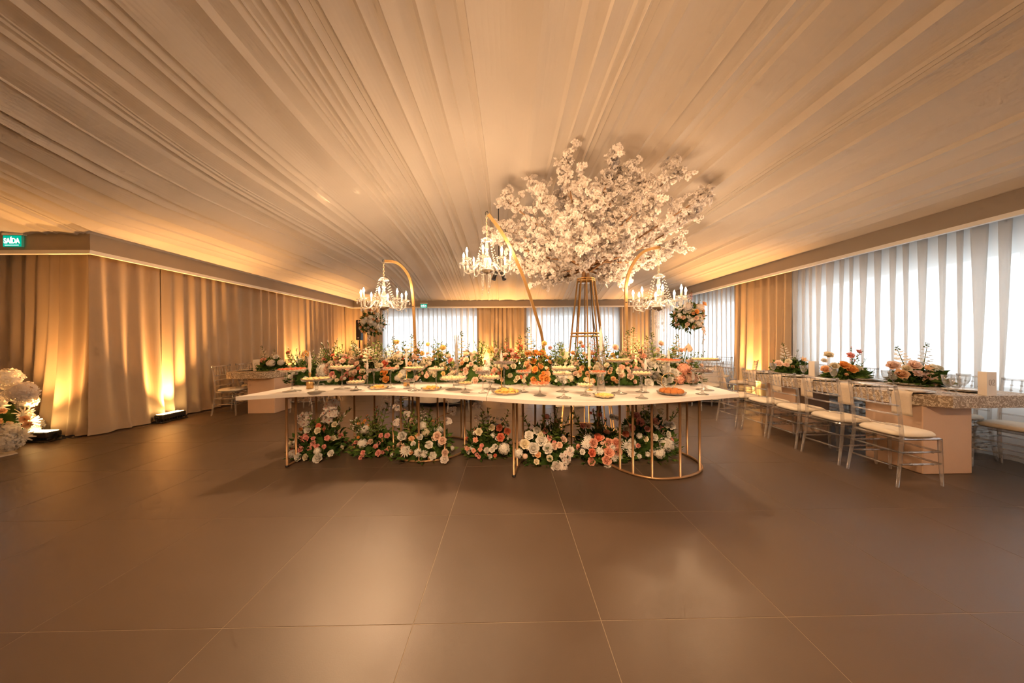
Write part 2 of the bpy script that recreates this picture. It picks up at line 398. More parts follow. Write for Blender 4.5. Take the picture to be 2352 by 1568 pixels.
# ---- draped fabric ceiling
def ceil_h(x, y):
    dr = max(XR-x, 0.0); db = max(YB-y, 0.0); df = max(y-YF, 0.0)+1.0
    if y >= YC: dl = max(x-XL, 0.0)
    elif x > XL: dl = math.hypot(x-XL, YC-y)
    else: dl = max(YC-y, 0.0)
    dl2 = max(x-XL2, 0.0)+0.6
    s = 0.0
    for d in (dr, db, dl, df, dl2): s += (d+0.02)**-3.5
    d = s**(-1/3.5)
    return ZV+0.285*d, d
rnd = random.Random(7)
folds = []; x = XL2
while x < XR:
    wd = rnd.choice([rnd.uniform(.03, .07), rnd.uniform(.05, .11), rnd.uniform(.08, .16), rnd.uniform(.16, .34)])
    folds.append((x, min(x+wd, XR), rnd.uniform(.016, .044)*(0.6+wd*3.5), rnd.random() < .5)); x += wd
xs = []
for (a, b, d, fl_) in folds:
    n = 7 if b-a > .12 else 5
    for k in range(n):
        t = k/n
        if fl_: s = (1-t)**1.6
        else: s = t**1.6
        xs.append((a+(b-a)*t, -d*s))
xs.append((XR, 0))
ki = min(range(len(xs)), key=lambda k: abs(xs[k][0]-XL)); xs[ki] = (XL, xs[ki][1])
ys = sorted(set([YF+k*0.5 for k in range(int((YB-YF)/0.5)+1)]+[YC, YB, YB-.06, YB-.16, YB-.3, YC-.05, YC-.2]))
mb = MB(); idx = {}
def cv(i, j):
    if (i, j) in idx: return idx[(i, j)]
    X, dz = xs[i]; Y = ys[j]; h, d = ceil_h(X, Y)
    am = 0.45+0.55*min(1, d/1.2)
    wob = 0.012*math.sin(Y*0.9+X*7.0)+0.02*math.sin(Y*0.37+X*2.3)
    idx[(i, j)] = len(mb.v); mb.v.append((X+wob*min(1, d), Y, h+dz*am+0.012*math.sin(1.3*Y+11*X)*min(1, d))); return idx[(i, j)]
for j in range(len(ys)-1):
    for i in range(len(xs)-1):
        if ys[j] >= YC-1e-6 and xs[i][0] < XL-1e-6: continue
        mb.f.append((cv(i, j), cv(i, j+1), cv(i+1, j+1), cv(i+1, j))); mb.m.append(0)
ceil = mb.build('ceiling', CEILM, None, False); ceil['kind'] = 'structure'
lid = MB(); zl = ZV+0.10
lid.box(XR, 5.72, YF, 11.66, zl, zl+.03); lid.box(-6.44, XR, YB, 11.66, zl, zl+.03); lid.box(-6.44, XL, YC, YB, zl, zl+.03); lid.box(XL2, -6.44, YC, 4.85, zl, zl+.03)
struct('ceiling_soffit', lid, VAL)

# ---- curtains
def curtain(label, A, B, nrm, m, lam=0.2, b0=0.03, b1=0.07, a0=0.0, a1=0.0, zt=2.78, zb=0.015, seed=1, flare=0.0, group=None, nv=14, sag=0.0, name='curtain', cat='curtain', seam=True):
    rr = random.Random(seed); A = Vector((*A, 0)); B = Vector((*B, 0)); L = (B-A).length; d = (B-A)/L; nn = Vector((*nrm, 0)).normalized()
    # pleat boundaries
    ed = [0.0]
    while ed[-1] < L: ed.append(ed[-1]+lam*rr.uniform(.72, 1.3))
    k = L/ed[-1]; ed = [e*k for e in ed]; NP = len(ed)-1
    amp = [rr.uniform(.65, 1.25) for _ in range(NP+1)]; lean = [rr.uniform(-1, 1) for _ in range(NP+1)]; ph = [rr.uniform(0, 6.28) for _ in range(NP+1)]
    SEG = 10; ts = []
    for i in range(NP):
        for q in range(SEG): ts.append((i, q/SEG))
    ts.append((NP-1, 1.0))
    def fn(u, v):
        i, q = ts[round(u*(len(ts)-1))]
        t = ed[i]+(ed[i+1]-ed[i])*q; wd = ed[i+1]-ed[i]
        z = zt+(zb-zt)*v
        am = amp[i]*(1-q)+amp[i+1]*q
        a = (a0*(1-v)+a1*v)*am; b = (b0+(b1-b0)*v**0.7)*am
        s = t+a*math.sin(2*PI*q)*wd/lam + (lean[i]*(1-q)+lean[i+1]*q)*sag*v*v
        off = b*(0.5-0.5*math.cos(2*PI*q))+flare*v*v*v + 0.010*v*math.sin(3.1*t+ph[i]*0+5*v)
        zz = z
        if v > 0.985: off += 0.02*math.sin(9*t+ph[0]); zz = zb
        p = A+d*s+nn*off
        return (p.x, p.y, zz)
    mb = MB(); mb.grid(fn, len(ts)-1, nv)
    o = mb.build(name, m, None, True); tag(o, label, cat, group); return o
CX_L, CX_R, CY_B, CY_R = -6.12, 5.42, 11.36, 4.62
gb, gs = 'beige blackout curtains', 'white sheer curtains'
# left wall, near to far
curtain('wide beige curtain hanging at the left outside corner beside the first floor light', (CX_L-.02, 4.50), (CX_L-.02, 5.42), (1, 0), BEIGE, .30, .03, .10, seed=3, flare=.05, group=gb, sag=.10, nv=24)
curtain('beige curtain hanging behind the chairs of the left guest table', (CX_L, 5.40), (CX_L, 7.60), (1, 0), BEIGE, .26, .05, .09, seed=4, flare=.03, group=gb, sag=.03)
curtain('beige curtain on the left wall glowing from a hidden floor light', (CX_L, 7.58), (CX_L, 9.60), (1, 0), BEIGE, .24, .05, .08, seed=5, flare=.02, group=gb, sag=.03)
curtain('farthest beige curtain on the left wall next to the back corner', (CX_L, 9.58), (CX_L, 11.40), (1, 0), BEIGE, .24, .05, .08, seed=6, group=gb)
curtain('amber lit beige curtain beside the SAIDA sign above the near floor light', (-7.62, CY_R), (-6.18, CY_R), (0, -1), BEIGE, .20, .04, .09, seed=8, flare=.08, group=gb, sag=.08, nv=24)
curtain('sliver of white sheer curtain at the left edge of the photo', (-9.5, CY_R+.06), (-7.55, CY_R+.06), (0, -1), SHEER, .16, .04, .06, .05, .02, seed=9, group=gs)
# back wall
curtain('narrow beige curtain in the far left corner behind the black speaker', (-6.1, CY_B), (-4.7, CY_B), (0, -1), BEIGE, .2, .05, .08, seed=10, group=gb)
curtain('white sheer curtain under the small green exit sign on the back wall', (-4.8, CY_B+.08), (-1.0, CY_B+.08), (0, -1), SHEER, .19, .04, .06, .075, .04, seed=11, group=gs)
curtain('beige curtain between the two bright sheers of the back wall', (-1.16, CY_B), (0.70, CY_B), (0, -1), BEIGE, .17, .05, .07, seed=12, group=gb)
curtain('white sheer curtain behind the gold cage of the blossom tree', (0.62, CY_B+.08), (4.35, CY_B+.08), (0, -1), SHEER, .19, .04, .06, .075, .04, seed=13, group=gs)
curtain('amber lit beige curtain in the far right corner', (4.25, CY_B), (5.40, CY_B), (0, -1), BEIGE, .18, .05, .07, seed=14, group=gb)
# right wall
curtain('white sheer curtain behind the tall bouquet on the right wall', (CX_R+.08, 7.02), (CX_R+.08, 11.36), (-1, 0), SHEER, .17, .04, .06, .07, .03, seed=15, group=gs)
curtain('amber lit beige curtain between the sheers of the right wall', (CX_R, 5.66), (CX_R, 7.12), (-1, 0), BEIGE, .19, .04, .09, seed=16, flare=.03, group=gb, sag=.05, nv=20)
curtain('large white sheer curtain behind the right guest table', (CX_R+.06, 0.60), (CX_R+.06, 5.72), (-1, 0), SHEER, .155, .045, .07, .085, .025, seed=17, group=gs, sag=.05, nv=18)
curtain('beige curtain on the right wall outside the picture', (CX_R, -1.2), (CX_R, 0.65), (-1, 0), BEIGE, .19, .04, .08, seed=18, group=gb)
curtain('white sheer curtain on the right wall behind the viewer', (CX_R+.06, -4.5), (CX_R+.06, -1.1), (-1, 0), SHEER, .2, .045, .07, .06, .025, seed=19, group=gs)

# ---- floor uplights
up_proto = thing('floor_uplight', 'x', 'uplight', group='amber floor uplights')
hb = MB(); hb.cbox(-.19, .19, -.075, .075, .055, .135, .012)
for k in range(9): hb.box(-.17+k*.042, -.155+k*.042, -.066, .066, .030, .058)
hb.build('housing', BLACKM, up_proto, False)
lb = MB(); lb.cbox(-.17, .17, -.058, .058, .134, .141, .004); lb.build('lens', emit_mat('amber_lens_glow', (1.0, 0.66, 0.25), 14.0), up_proto, False)
yb = MB(); yb.tube([(-.225, 0, .10), (-.225, -.02, .02), (-.21, -.07, .012), (.21, -.07, .012), (.225, -.02, .02), (.225, 0, .10)], .010, 6)
yb.tube([(-.225, 0, .10), (-.19, 0, .10)], .014, 6); yb.tube([(.225, 0, .10), (.19, 0, .10)], .014, 6); yb.build('yoke', BLACKM, up_proto)
for s_ in (-1, 1):
    fb = MB(); fb.box(min(s_*.12, s_*.20), max(s_*.12, s_*.20), -.10, .10, 0, .012); fb.tube([(s_*.16, 0, .01), (s_*.14, 0, .06)], .012, 6); fb.build('foot', BLACKM, up_proto, False)
cb = MB(); cb.tube(bez([(.19, .02, .09), (.24, .05, .05), (.30, .09, .008), (.34, .16, .006)], 6), .006, 5); cb.build('cable', BLACK, up_proto)
def uplight(x, y, rz, label, tilt=0.10, wm=1.0, first=False):
    """rz turns the lamp so that its local +y looks at the wall"""
    o = up_proto if first else copy_tree(up_proto, None, (x, y, 0), rz)
    o.location = (x, y, 0); o.rotation_euler = (0, 0, rz); o['label'] = label
    L = bpy.data.lights.new('uplight_beam', 'SPOT'); L.energy = UP_W*wm; L.color = UP_COL; L.spot_size = math.radians(80); L.spot_blend = 0.9; L.shadow_soft_size = 0.06
    lo = bpy.data.objects.new('uplight_beam', L); COL.objects.link(lo)
    lo.parent = o; lo.location = (0, 0, 0.16)
    lo.rotation_euler = (PI+tilt, 0, 0)        # aims up, tipped away from / towards the wall
    return o
UPL = [(-6.55, 4.30, 0, 'black floor uplight shining up beside the white flowers at the left edge', 1.5),
       (-5.93, 5.36, PI/2, 'black floor uplight glowing at the foot of the left wall curtain', 1.4),
       (-5.90, 8.55, PI/2, 'black floor uplight behind the left guest table', 1.2),
       (-5.85, 10.75, PI/2, 'black floor uplight in the far left corner', 1.0),
       (-0.85, 11.15, 0, 'black floor uplight left of the middle back curtain', 0.9),
       (0.42, 11.15, 0, 'black floor uplight right of the middle back curtain', 0.9),
       (4.75, 11.1, 0, 'black floor uplight in the far right corner', 0.9),
       (5.22, 6.42, -PI/2, 'black floor uplight below the amber curtain on the right wall', 1.3),
       (5.2, -0.3, -PI/2, 'unseen fill uplight added on the right wall behind the viewer', 1.0),  # from here on: unseen uplights added as warm fill for the room
       (-2.9, -4.3, PI, 'unseen fill uplight added at the wall behind the viewer, left', 1.3),
       (1.6, -4.3, PI, 'unseen fill uplight added at the wall behind the viewer, right', 1.3),
       (-9.3, 0.6, PI/2, 'unseen fill uplight added in the left bay outside the picture', 1.4),
       (-8.6, -4.2, PI*0.9, 'unseen fill uplight added in the corner behind the viewer', 1.3)]
for k, (x, y, rz, lb_, wm) in enumerate(UPL): uplight(x, y, rz, lb_, 0.0, wm, k == 0)

# ================================================================== FLOWERS
def petal(mb, L, W, az, op, curl=0.4, cup=0.15, r0=0.05, z0=0.0, nu=2, nv=3, tip=0.75, ruff=0.0, rr=None, mi=None):
    ca, sa = math.cos(az), math.sin(az); pts = []; r, z = r0, z0; st = 1.0/nv
    rows = [(r, z)]
    for k in range(nv):
        th = op+curl*(k+0.5)*st; r += L*st*math.sin(th); z += L*st*math.cos(th); rows.append((r, z))
    for k, (r, z) in enumerate(rows):
        t = k*st; wdt = W*(0.35+0.65*math.sin(PI*min(1, (0.12+t*tip)))) if tip < 1 else W*max(0.02, math.sin(PI*(0.12+0.86*t)))
        for q in range(nu+1):
            s_ = -1+2*q/nu
            rad = r-cup*W*s_*s_*math.cos(op); zz = z+cup*W*s_*s_*math.sin(op)
            if ruff and rr and k == nv: zz += rr.uniform(-ruff, ruff); rad += rr.uniform(-ruff, ruff)
            tx = s_*wdt
            pts.append((rad*ca-tx*sa, rad*sa+tx*ca, zz))
    n = nu+1
    mb.add(pts, [(k*n+q, k*n+q+1, (k+1)*n+q+1, (k+1)*n+q) for k in range(nv) for q in range(nu)], mi)
FM = {}
def fmesh(kind, col):
    key = (kind, col)
    if key in FM: return FM[key]
    r = random.Random(hash(kind) % 1000 if False else sum(map(ord, kind+col))); mb = MB()
    if kind == 'rose':
        for n, op, L, W, cl, z in [(3, .04, .80, .24, -.15, .20), (4, .16, .88, .36, -.2, .14), (5, .34, .95, .44, -.12, .06), (5, .56, 1.02, .50, .05, .0), (6, .82, 1.08, .54, .35, -.05)]:
            a0 = r.uniform(0, 6)
            for k in range(n): petal(mb, L*r.uniform(.93, 1.06), W, a0+2*PI*k/n+r.uniform(-.1, .1), op+r.uniform(-.05, .05), cl, .42, .06+op*.06, z, 3, 3, .74, .03, r)
        mb.ball((0, 0, .60), .34, 8, 5)
    elif kind == 'carnation':
        for k in range(26):
            op = .1+1.35*(k/26)**.8; petal(mb, r.uniform(.75, .95), .30, k*2.4, op, .3, .1, .05, 0, 3, 2, .6, .10, r)
    elif kind == 'mum':
        for k in range(40):
            op = .15+1.75*(k/40); petal(mb, r.uniform(.85, 1.1), .13, k*2.4, op, .35, .25, .06, 0, 1, 2, .9, .03, r)
    elif kind == 'hydrangea':
        N = 110
        for k in range(N):
            z = 1-1.55*(k+.5)/N; a = k*2.39996; q = math.sqrt(max(0, 1-z*z)); c = Vector((q*math.cos(a), q*math.sin(a), z*.85))*.86
            nrm = c.normalized(); ax = nrm.orthogonal().normalized(); ay = nrm.cross(ax); rot = r.uniform(0, 1.5); sz = r.uniform(.21, .28); c += nrm*r.uniform(-.16, .12); nrm = (nrm+Vector((r.uniform(-.5, .5), r.uniform(-.5, .5), r.uniform(-.5, .5)))).normalized()
            for m_ in range(4):
                an = rot+m_*PI/2; d = ax*math.cos(an)+ay*math.sin(an); e = nrm.cross(d)
                mb.add([c, c+d*sz*.55-e*sz*.45+nrm*.03, c+d*sz*1.05+nrm*r.uniform(-.03, .06), c+d*sz*.55+e*sz*.45+nrm*.03], [(0, 1, 2, 3)])
        mb.ball((0, 0, -.08), .58, 8, 6, 0)
    elif kind == 'lily':
        for k in range(6): petal(mb, 1.35, .30, k*PI/3, .35+(k % 2)*.12, .95, .25, .05, 0, 2, 4, .92)
        for k in range(5): mb.tube([(0, 0, .1), (.18*math.cos(k*1.25), .18*math.sin(k*1.25), .8)], .02, 4, 1)
    elif kind == 'button':
        mb.ball((0, 0, .3), .8, 10, 7)
    elif kind == 'tulip':
        for n, op in ((3, .12), (3, .22)):
            for k in range(n): petal(mb, 1.25, .5, k*2.1+op*9, op, -.12, .4, .22, 0, 2, 3, .9)
    elif kind == 'blossom':
        for c in ((0, 0, .2), (.62, .1, -.05), (-.40, .52, .0), (-.35, -.58, .05)):
            f_ = MB(); a0 = r.uniform(0, 6)
            for n, op, L in ((5, 1.2, .62), (4, .65, .50), (3, .2, .40)):
                for k in range(n): petal(f_, L*r.uniform(.85, 1.15), .27, a0+op+2*PI*k/n, op+r.uniform(-.2, .2), .4, .1, .03, 0, 1, 2, .7, .07, r)
            mb.merge(f_, Matrix.Translation(c) @ Vector((c[0]+r.uniform(-.2, .2), c[1]+r.uniform(-.2, .2), .7)).to_track_quat('Z', 'Y').to_matrix().to_4x4())
    elif kind == 'snap':      # upright spike, unit height, +z
        mb.tube([(0, 0, 0), (.015, 0, .5), (0, .01, 1)], [.012, .010, .004], 5, 1)
        for k in range(34):
            t = .30+.70*(k/34); a = k*2.4; sz = .105*(1.15-t)+.010; c = Vector((math.cos(a)*sz*1.0, math.sin(a)*sz*1.0, t))
            if t < .86:
                for m_ in range(3):
                    an = a+(m_-1)*.7; d = Vector((math.cos(an), math.sin(an), .35)); e = Vector((-math.sin(an), math.cos(an), 0))
                    mb.add([c, c+d*sz*.7-e*sz*.5, c+d*sz*1.3, c+d*sz*.7+e*sz*.5], [(0, 1, 2, 3)], 0)
            else: mb.ball(c, sz*.55, 5, 3, 1)
        for k in range(7):
            t = .06+.035*k; a = k*2.1; d = Vector((math.cos(a), math.sin(a), .5)); e = Vector((-math.sin(a), math.cos(a), 0)); c = Vector((0, 0, t))
            mb.add([c, c+d*.06-e*.014, c+d*.14, c+d*.06+e*.014], [(0, 1, 2, 3)], 1)
    elif kind == 'anthurium':  # heart-shaped spathe in the xz plane facing -y, stem goes down to the origin from z=1
        mb.tube([(0, 0, 0), (.02, .01, .5), (0, 0, .85)], .012, 5, 1)
        out = []
        for k in range(20):
            a = 2*PI*k/20; x_ = .16*math.sin(a)**3*1.15; z_ = .0125*(13*math.cos(a)-5*math.cos(2*a)-2*math.cos(3*a)-math.cos(4*a))
            out.append((x_, -.03-.35*abs(x_)*abs(x_)*4, .86-z_))
        mb.add([(0, -.01, .88)]+out, [(0, 1+k, 1+(k+1) % 20) for k in range(20)], 0)
        mb.tube([(0, -.03, .84), (.0, -.07, .95)], [.014, .006], 5, 2)
    elif kind == 'orchid':     # nodding chain of blooms hanging from the origin, unit length
        mb.tube([(0, 0, 0), (.06, 0, -.3), (.05, 0, -.7), (.0, 0, -1)], .008, 4, 1)
        for k in range(17):
            t = k/16; c = Vector((.06*math.sin(t*3)+r.uniform(-.06, .06), r.uniform(-.06, .06), -.04-t*.95)); sz = .085*(1.1-t*.75)
            Mq = Matrix.Translation(c) @ Quaternion((r.uniform(-1, 1), r.uniform(-1, 1), .2), r.uniform(1.0, 2.2)).to_matrix().to_4x4()
            f_ = MB()
            for q in range(5): petal(f_, sz, sz*.45, q*1.256, 1.1, .2, .1, .004, 0, 2, 2, .8)
            f_.ball((0, 0, .01), sz*.2, 5, 3, 2); mb.merge(f_, Mq)
    elif kind == 'spray':      # loose cluster of open five-petalled orchids
        for k in range(13):
            d = Vector((r.uniform(-1, 1), r.uniform(-1, 1), r.uniform(-.5, 1))).normalized(); c = d*r.uniform(.35, .95); c.z *= .7; f_ = MB()
            for q in range(5): petal(f_, .46, .22, q*1.256, 1.15, .35, .1, .03, 0, 2, 2, .78, .03, r)
            f_.ball((0, 0, .06), .07, 5, 3, 2); mb.merge(f_, Matrix.Translation(c) @ (d+Vector((0, 0, .8))).to_track_quat('Z', 'Y').to_matrix().to_4x4())
    elif kind == 'sprig':      # baby's breath: branching wire-thin stems with tiny flowers, unit height
        for k in range(16):
            a = r.uniform(0, 6.28); h = r.uniform(.55, 1.0); rad = r.uniform(.02, .40)*h
            top = Vector((math.cos(a)*rad, math.sin(a)*rad, h)); mid = Vector((top.x*.3, top.y*.3, h*.5))
            mb.tube([(0, 0, 0), mid, top], .0035, 3, 1, cap=False)
            for q in range(4):
                c = top+Vector((r.uniform(-.08, .08), r.uniform(-.08, .08), r.uniform(-.12, .05))); mb.ball(c, r.uniform(.009, .016), 5, 3, 0)
    elif kind == 'budstem':    # dark stems with long buds, unit height
        for k in range(4):
            a = k*1.6+r.uniform(0, .5); lean_ = r.uniform(.08, .30); path = [(0, 0, 0), (math.cos(a)*lean_*.3, math.sin(a)*lean_*.3, .5), (math.cos(a)*lean_, math.sin(a)*lean_, 1.0-.15*k*.5)]
            mb.tube(path, [.010, .008, .005], 4, 1); pb = bez(path, 6)
            for q in range(5, 13):
                c = pb[q]; d = Vector((r.uniform(-1, 1), r.uniform(-1, 1), .9)).normalized()
                mb.tube([c, c+d*.05, c+d*.085], [.005, .016, .004], 5, 1 if q % 3 else 0)
    elif kind == 'plume':      # feathery pampas-like plume
        for k in range(90):
            t = r.uniform(.15, 1); a = r.uniform(0, 6.28); c = Vector((0, 0, t)); l = .22*(1.15-t)+.05; d = Vector((math.cos(a), math.sin(a), .9)).normalized(); e = d.orthogonal().normalized()
            mb.add([c, c+d*l*.5+e*.012, c+d*l, c+d*l*.5-e*.012], [(0, 1, 2, 3)], 0)
        mb.tube([(0, 0, 0), (0, 0, 1)], .008, 4, 1)
    elif kind == 'leafy':      # twig with pairs of oval leaves, unit height
        mb.tube([(0, 0, 0), (.03, 0, .5), (0, .03, 1)], .008, 4, 1)
        for k in range(14):
            t = .2+.8*k/14; a = k*2.4; d = Vector((math.cos(a), math.sin(a), .55)).normalized(); e = Vector((-math.sin(a), math.cos(a), 0)); c = Vector((.02, 0, t)); l = .20*(1.2-t*.6)
            mb.add([c, c+d*l*.45-e*l*.28, c+d*l+Vector((0, 0, -.02)), c+d*l*.45+e*l*.28], [(0, 1, 2, 3)], 0)
    mats = [P(col), {'hydrangea': STEMG, 'lily': P('yellow')}.get(kind, STEMG)] if kind != 'leafy' else [GREEN2, STEMG]
    if kind == 'anthurium': mats.append(P('yellow'))
    if kind in ('orchid', 'spray'): mats.append(P('red'))
    FM[key] = mb.mesh(kind, mats, True); return FM[key]
PART_NAME = {'snap': 'snapdragon', 'sprig': 'filler_sprig', 'budstem': 'bud_stem', 'leafy': 'leaf_sprig', 'button': 'button_flower', 'mum': 'chrysanthemum', 'plume': 'feather_plume', 'orchid': 'orchid_stem', 'spray': 'orchid_cluster'}
def put(kind, col, pos, size, direction, parent, base, spin=None, rr=random):
    me = fmesh(kind, col); o = bpy.data.objects.new(PART_NAME.get(kind, kind), me); COL.objects.link(o); o.parent = parent
    q = Vector(direction).normalized().to_track_quat('Z', 'Y')
    if kind not in ('anthurium',): q = q @ Quaternion((0, 0, 1), rr.uniform(0, 6.28) if spin is None else spin)
    o.location = Vector(pos)-Vector(base); o.rotation_mode = 'QUATERNION'; o.rotation_quaternion = q; o.scale = (size, size, size)
    return o
def foliage_mesh(rx, ry, rz, n, seed, core=True, droop=0.25, lsize=.085, full=False):
    r = random.Random(seed); mb = MB()
    if core:
        N, Mm = 14, 6
        def fn(u, v):
            a = u*2*PI; e = v*PI/2 if not full else (v-.5)*PI; k = .72+.10*math.sin(3*a+seed)+.06*math.sin(7*a+2*e)
            return (rx*k*math.cos(a)*math.cos(e), ry*k*math.sin(a)*math.cos(e), rz*k*math.sin(e)*.92+.003)
        mb.grid(fn, N, Mm)
    for _ in range(n):
        a = r.uniform(0, 2*PI); e = math.asin(r.uniform(-1 if full else 0, 1)); k = r.uniform(.68, 1.05)
        d = Vector((math.cos(a)*math.cos(e), math.sin(a)*math.cos(e), math.sin(e)))
        c = Vector((d.x*rx*k, d.y*ry*k, d.z*rz*k if full else max(.008, d.z*rz*k)))
        dr = (d+Vector((r.uniform(-.6, .6), r.uniform(-.6, .6), r.uniform(-.5, .5)-(droop if e < .4 else 0)))).normalized()
        if c.z < .06 and not full: dr.z = max(dr.z, -.05); dr.normalize()
        s = dr.cross(Vector((r.uniform(-1, 1), r.uniform(-1, 1), r.uniform(-1, 1)))).normalized(); l = lsize*r.uniform(.6, 1.3); w_ = l*r.uniform(.14, .30)
        up = s.cross(dr)
        mi = 0 if r.random() < .7 else 1
        p = [c, c+dr*l*.45-s*w_+up*.006, c+dr*l-up*l*.15, c+dr*l*.45+s*w_+up*.006, c+dr*l*.5]
        if not full:
            for q in p: q.z = max(q.z, .003)
        mb.add(p, [(0, 1, 4), (1, 2, 4), (2, 3, 4), (3, 0, 4)], mi)
    return mb
def arrangement(label, base, rx, ry, rz, palette, n, seed, heroes=(), group=None, nleaf=240, name='flower_arrangement', smin=.030, smax=.062, cat='flowers', front_only=True, lsize=.06, full=False, low=0.12, zlift=0.0):
    """dome of blooms in foliage; heroes = [(kind, colour, world position, size, direction)]"""
    r = random.Random(seed); base = Vector(base); t = thing(name, label, cat, base, 0, group)
    fo = foliage_mesh(rx, ry, rz, nleaf, seed, lsize=lsize, full=full).build('foliage', [GREEN, GREEN2], t, False); fo['kind'] = 'stuff'
    placed = []
    for (kind, col, pos, size, dr) in heroes:
        put(kind, col, pos, size, dr, t, base, rr=r)
        if kind not in ('snap', 'sprig', 'budstem', 'anthurium', 'leafy', 'plume', 'orchid'): placed.append((Vector(pos)-base, size))
    tries = 0; made = 0
    while made < n and tries < n*40:
        tries += 1
        kind, col, sc_ = r.choice(palette)
        a = r.uniform(PI, 2*PI) if (front_only and r.random() < .75) else r.uniform(0, 2*PI)
        e = math.asin(r.uniform(low, 1)); d = Vector((math.cos(a)*math.cos(e), math.sin(a)*math.cos(e), math.sin(e)))
        k = r.uniform(.86, 1.10); pos = Vector((d.x*rx*k, d.y*ry*k, d.z*rz*k)); size = r.uniform(smin, smax)*sc_
        if kind in ('snap', 'sprig', 'budstem', 'leafy', 'plume'):
            pos = Vector((d.x*rx*.5, d.y*ry*.5, rz*.45)); dr = Vector((d.x*.55, d.y*.4, 1)); 
            put(kind, col, base+pos, r.uniform(.26, .42)*sc_, dr, t, base, rr=r); made += 1; continue
        if any((pos-p).length < (size+s_)*.52 for p, s_ in placed): continue
        nd = Vector((d.x/rx, d.y/ry, d.z/rz)).normalized()+Vector((r.uniform(-.25, .25), r.uniform(-.25, .25), r.uniform(-.1, .3)))
        put(kind, col, base+pos, size, nd, t, base, rr=r); placed.append((pos, size)); made += 1
    return t

# ================================================================== DESSERT TABLE
TT = 0.80
TK = .933   # the top's outline was measured at z=.76 and scaled to its real height
def dtable(label, front, back, frames):
    front = [(x*TK, y*TK) for x, y in front]; back = [(x*TK, y*TK) for x, y in back]
    b = Vector((front[0][0], front[0][1], 0)); t = thing('dessert_table', label, 'table', b, 0, 'white serpentine dessert tables')
    F = [Vector((p.x-b.x, p.y-b.y, 0)) for p in bez([(*p, 0) for p in front], 8)]
    B = [Vector((p.x-b.x, p.y-b.y, 0)) for p in bez([(*p, 0) for p in back], 8)]
    pts = F+B[::-1]; n = len(pts); mb = MB(); ch = .004
    c = sum(pts, Vector())/n
    ins = [p+(c-p).normalized()*ch for p in pts]
    z0, z1 = TT-.04, TT
    vs = [(p.x, p.y, z0) for p in pts]+[(p.x, p.y, z1-ch) for p in pts]+[(p.x, p.y, z1) for p in ins]
    fs = []
    for k in range(2):
        for i in range(n): fs.append((k*n+i, k*n+(i+1) % n, (k+1)*n+(i+1) % n, (k+1)*n+i))
    nf = len(F)
    # top and bottom as quad strips between front and back curve
    nb = len(B); m_ = min(nf, nb)
    for i in range(m_-1):
        a, a2 = i, i+1; bb, bb2 = n-1-i, n-2-i
        fs.append((2*n+a, 2*n+a2, 2*n+bb2, 2*n+bb)); fs.append((a, bb, bb2, a2))
    mb.add(vs, fs); mb.build('tabletop', WHITE, t, False)
    for closed, path, rods in frames:
        pp = [p-b for p in bez([(*p, 0) for p in path], 8)]
        if closed: pp = pp[:-1]
        fm = MB(); fm.tube([(p.x, p.y, .014) for p in pp], .013, 8, closed=closed); fo = fm.build('base_rail', GOLD2, t)
        fm = MB(); fm.tube([(p.x, p.y, z0-.012) for p in pp], .013, 8, closed=closed); fm.build('upper_rail', GOLD2, fo)
        for rp in rods:
            q = pp[min(len(pp)-1, int(rp*(len(pp)-1)))]
            rm = MB(); rm.tube([(q.x, q.y, .012), (q.x, q.y, z0-.004)], .0125, 8); rm.build('rod', GOLD2, fo)
        if not closed:
            for q in (pp[0], pp[-1]):
                cm = MB(); cm.lathe([(.0165, 0), (.0175, .012), (.015, .02)], 10, (q.x, q.y, 0)); cm.build('rubber_cap', BLACK, fo)
    return t
dtable('left half of the white wavy dessert table on gold rods',
       [(-3.0, 3.35), (-2.42, 3.54), (-1.9, 3.60), (-1.38, 3.57), (-0.82, 3.41), (-0.232, 3.195)],
       [(-2.86, 4.46), (-2.3, 4.72), (-1.75, 4.82), (-1.3, 4.82), (-.75, 4.68), (-.232, 4.42)],
       [(False, [(-2.41, 3.30), (-2.38, 3.62), (-2.22, 4.00), (-1.95, 4.20), (-1.6, 4.20), (-1.32, 4.02)], [.0, .12, .25, .38, .52, .66, .82, 1.0]),
        (True, [(-1.38, 3.62), (-1.2, 3.43), (-.97, 3.37), (-.70, 3.46), (-.52, 3.71), (-.50, 3.98), (-.72, 4.20), (-1.08, 4.22), (-1.33, 3.98), (-1.38, 3.62)], [0, .11, .22, .33, .44, .55, .66, .77, .88])])
dtable('right half of the white wavy dessert table on gold rods',
       [(-.228, 3.193), (.14, 3.04), (.56, 2.935), (.98, 2.91), (1.44, 2.97), (1.96, 3.10), (2.53, 3.26)],
       [(-.228, 4.42), (.3, 4.2), (.7, 4.09), (1.1, 4.04), (1.55, 4.04), (2.05, 4.10), (2.62, 4.22)],
       [(False, [(.05, 2.99), (.13, 3.34), (.30, 3.64), (.55, 3.76), (.78, 3.72)], [0, .16, .34, .55, .8, 1.0]),
        (True, [(1.15, 3.09), (1.28, 2.95), (1.47, 2.875), (1.78, 2.93), (2.01, 3.10), (2.08, 3.35), (1.99, 3.60), (1.72, 3.70), (1.35, 3.71), (1.02, 3.62), (1.04, 3.36), (1.15, 3.09)], [0, .07, .16, .25, .34, .42, .5, .58, .68, .8, .9])])
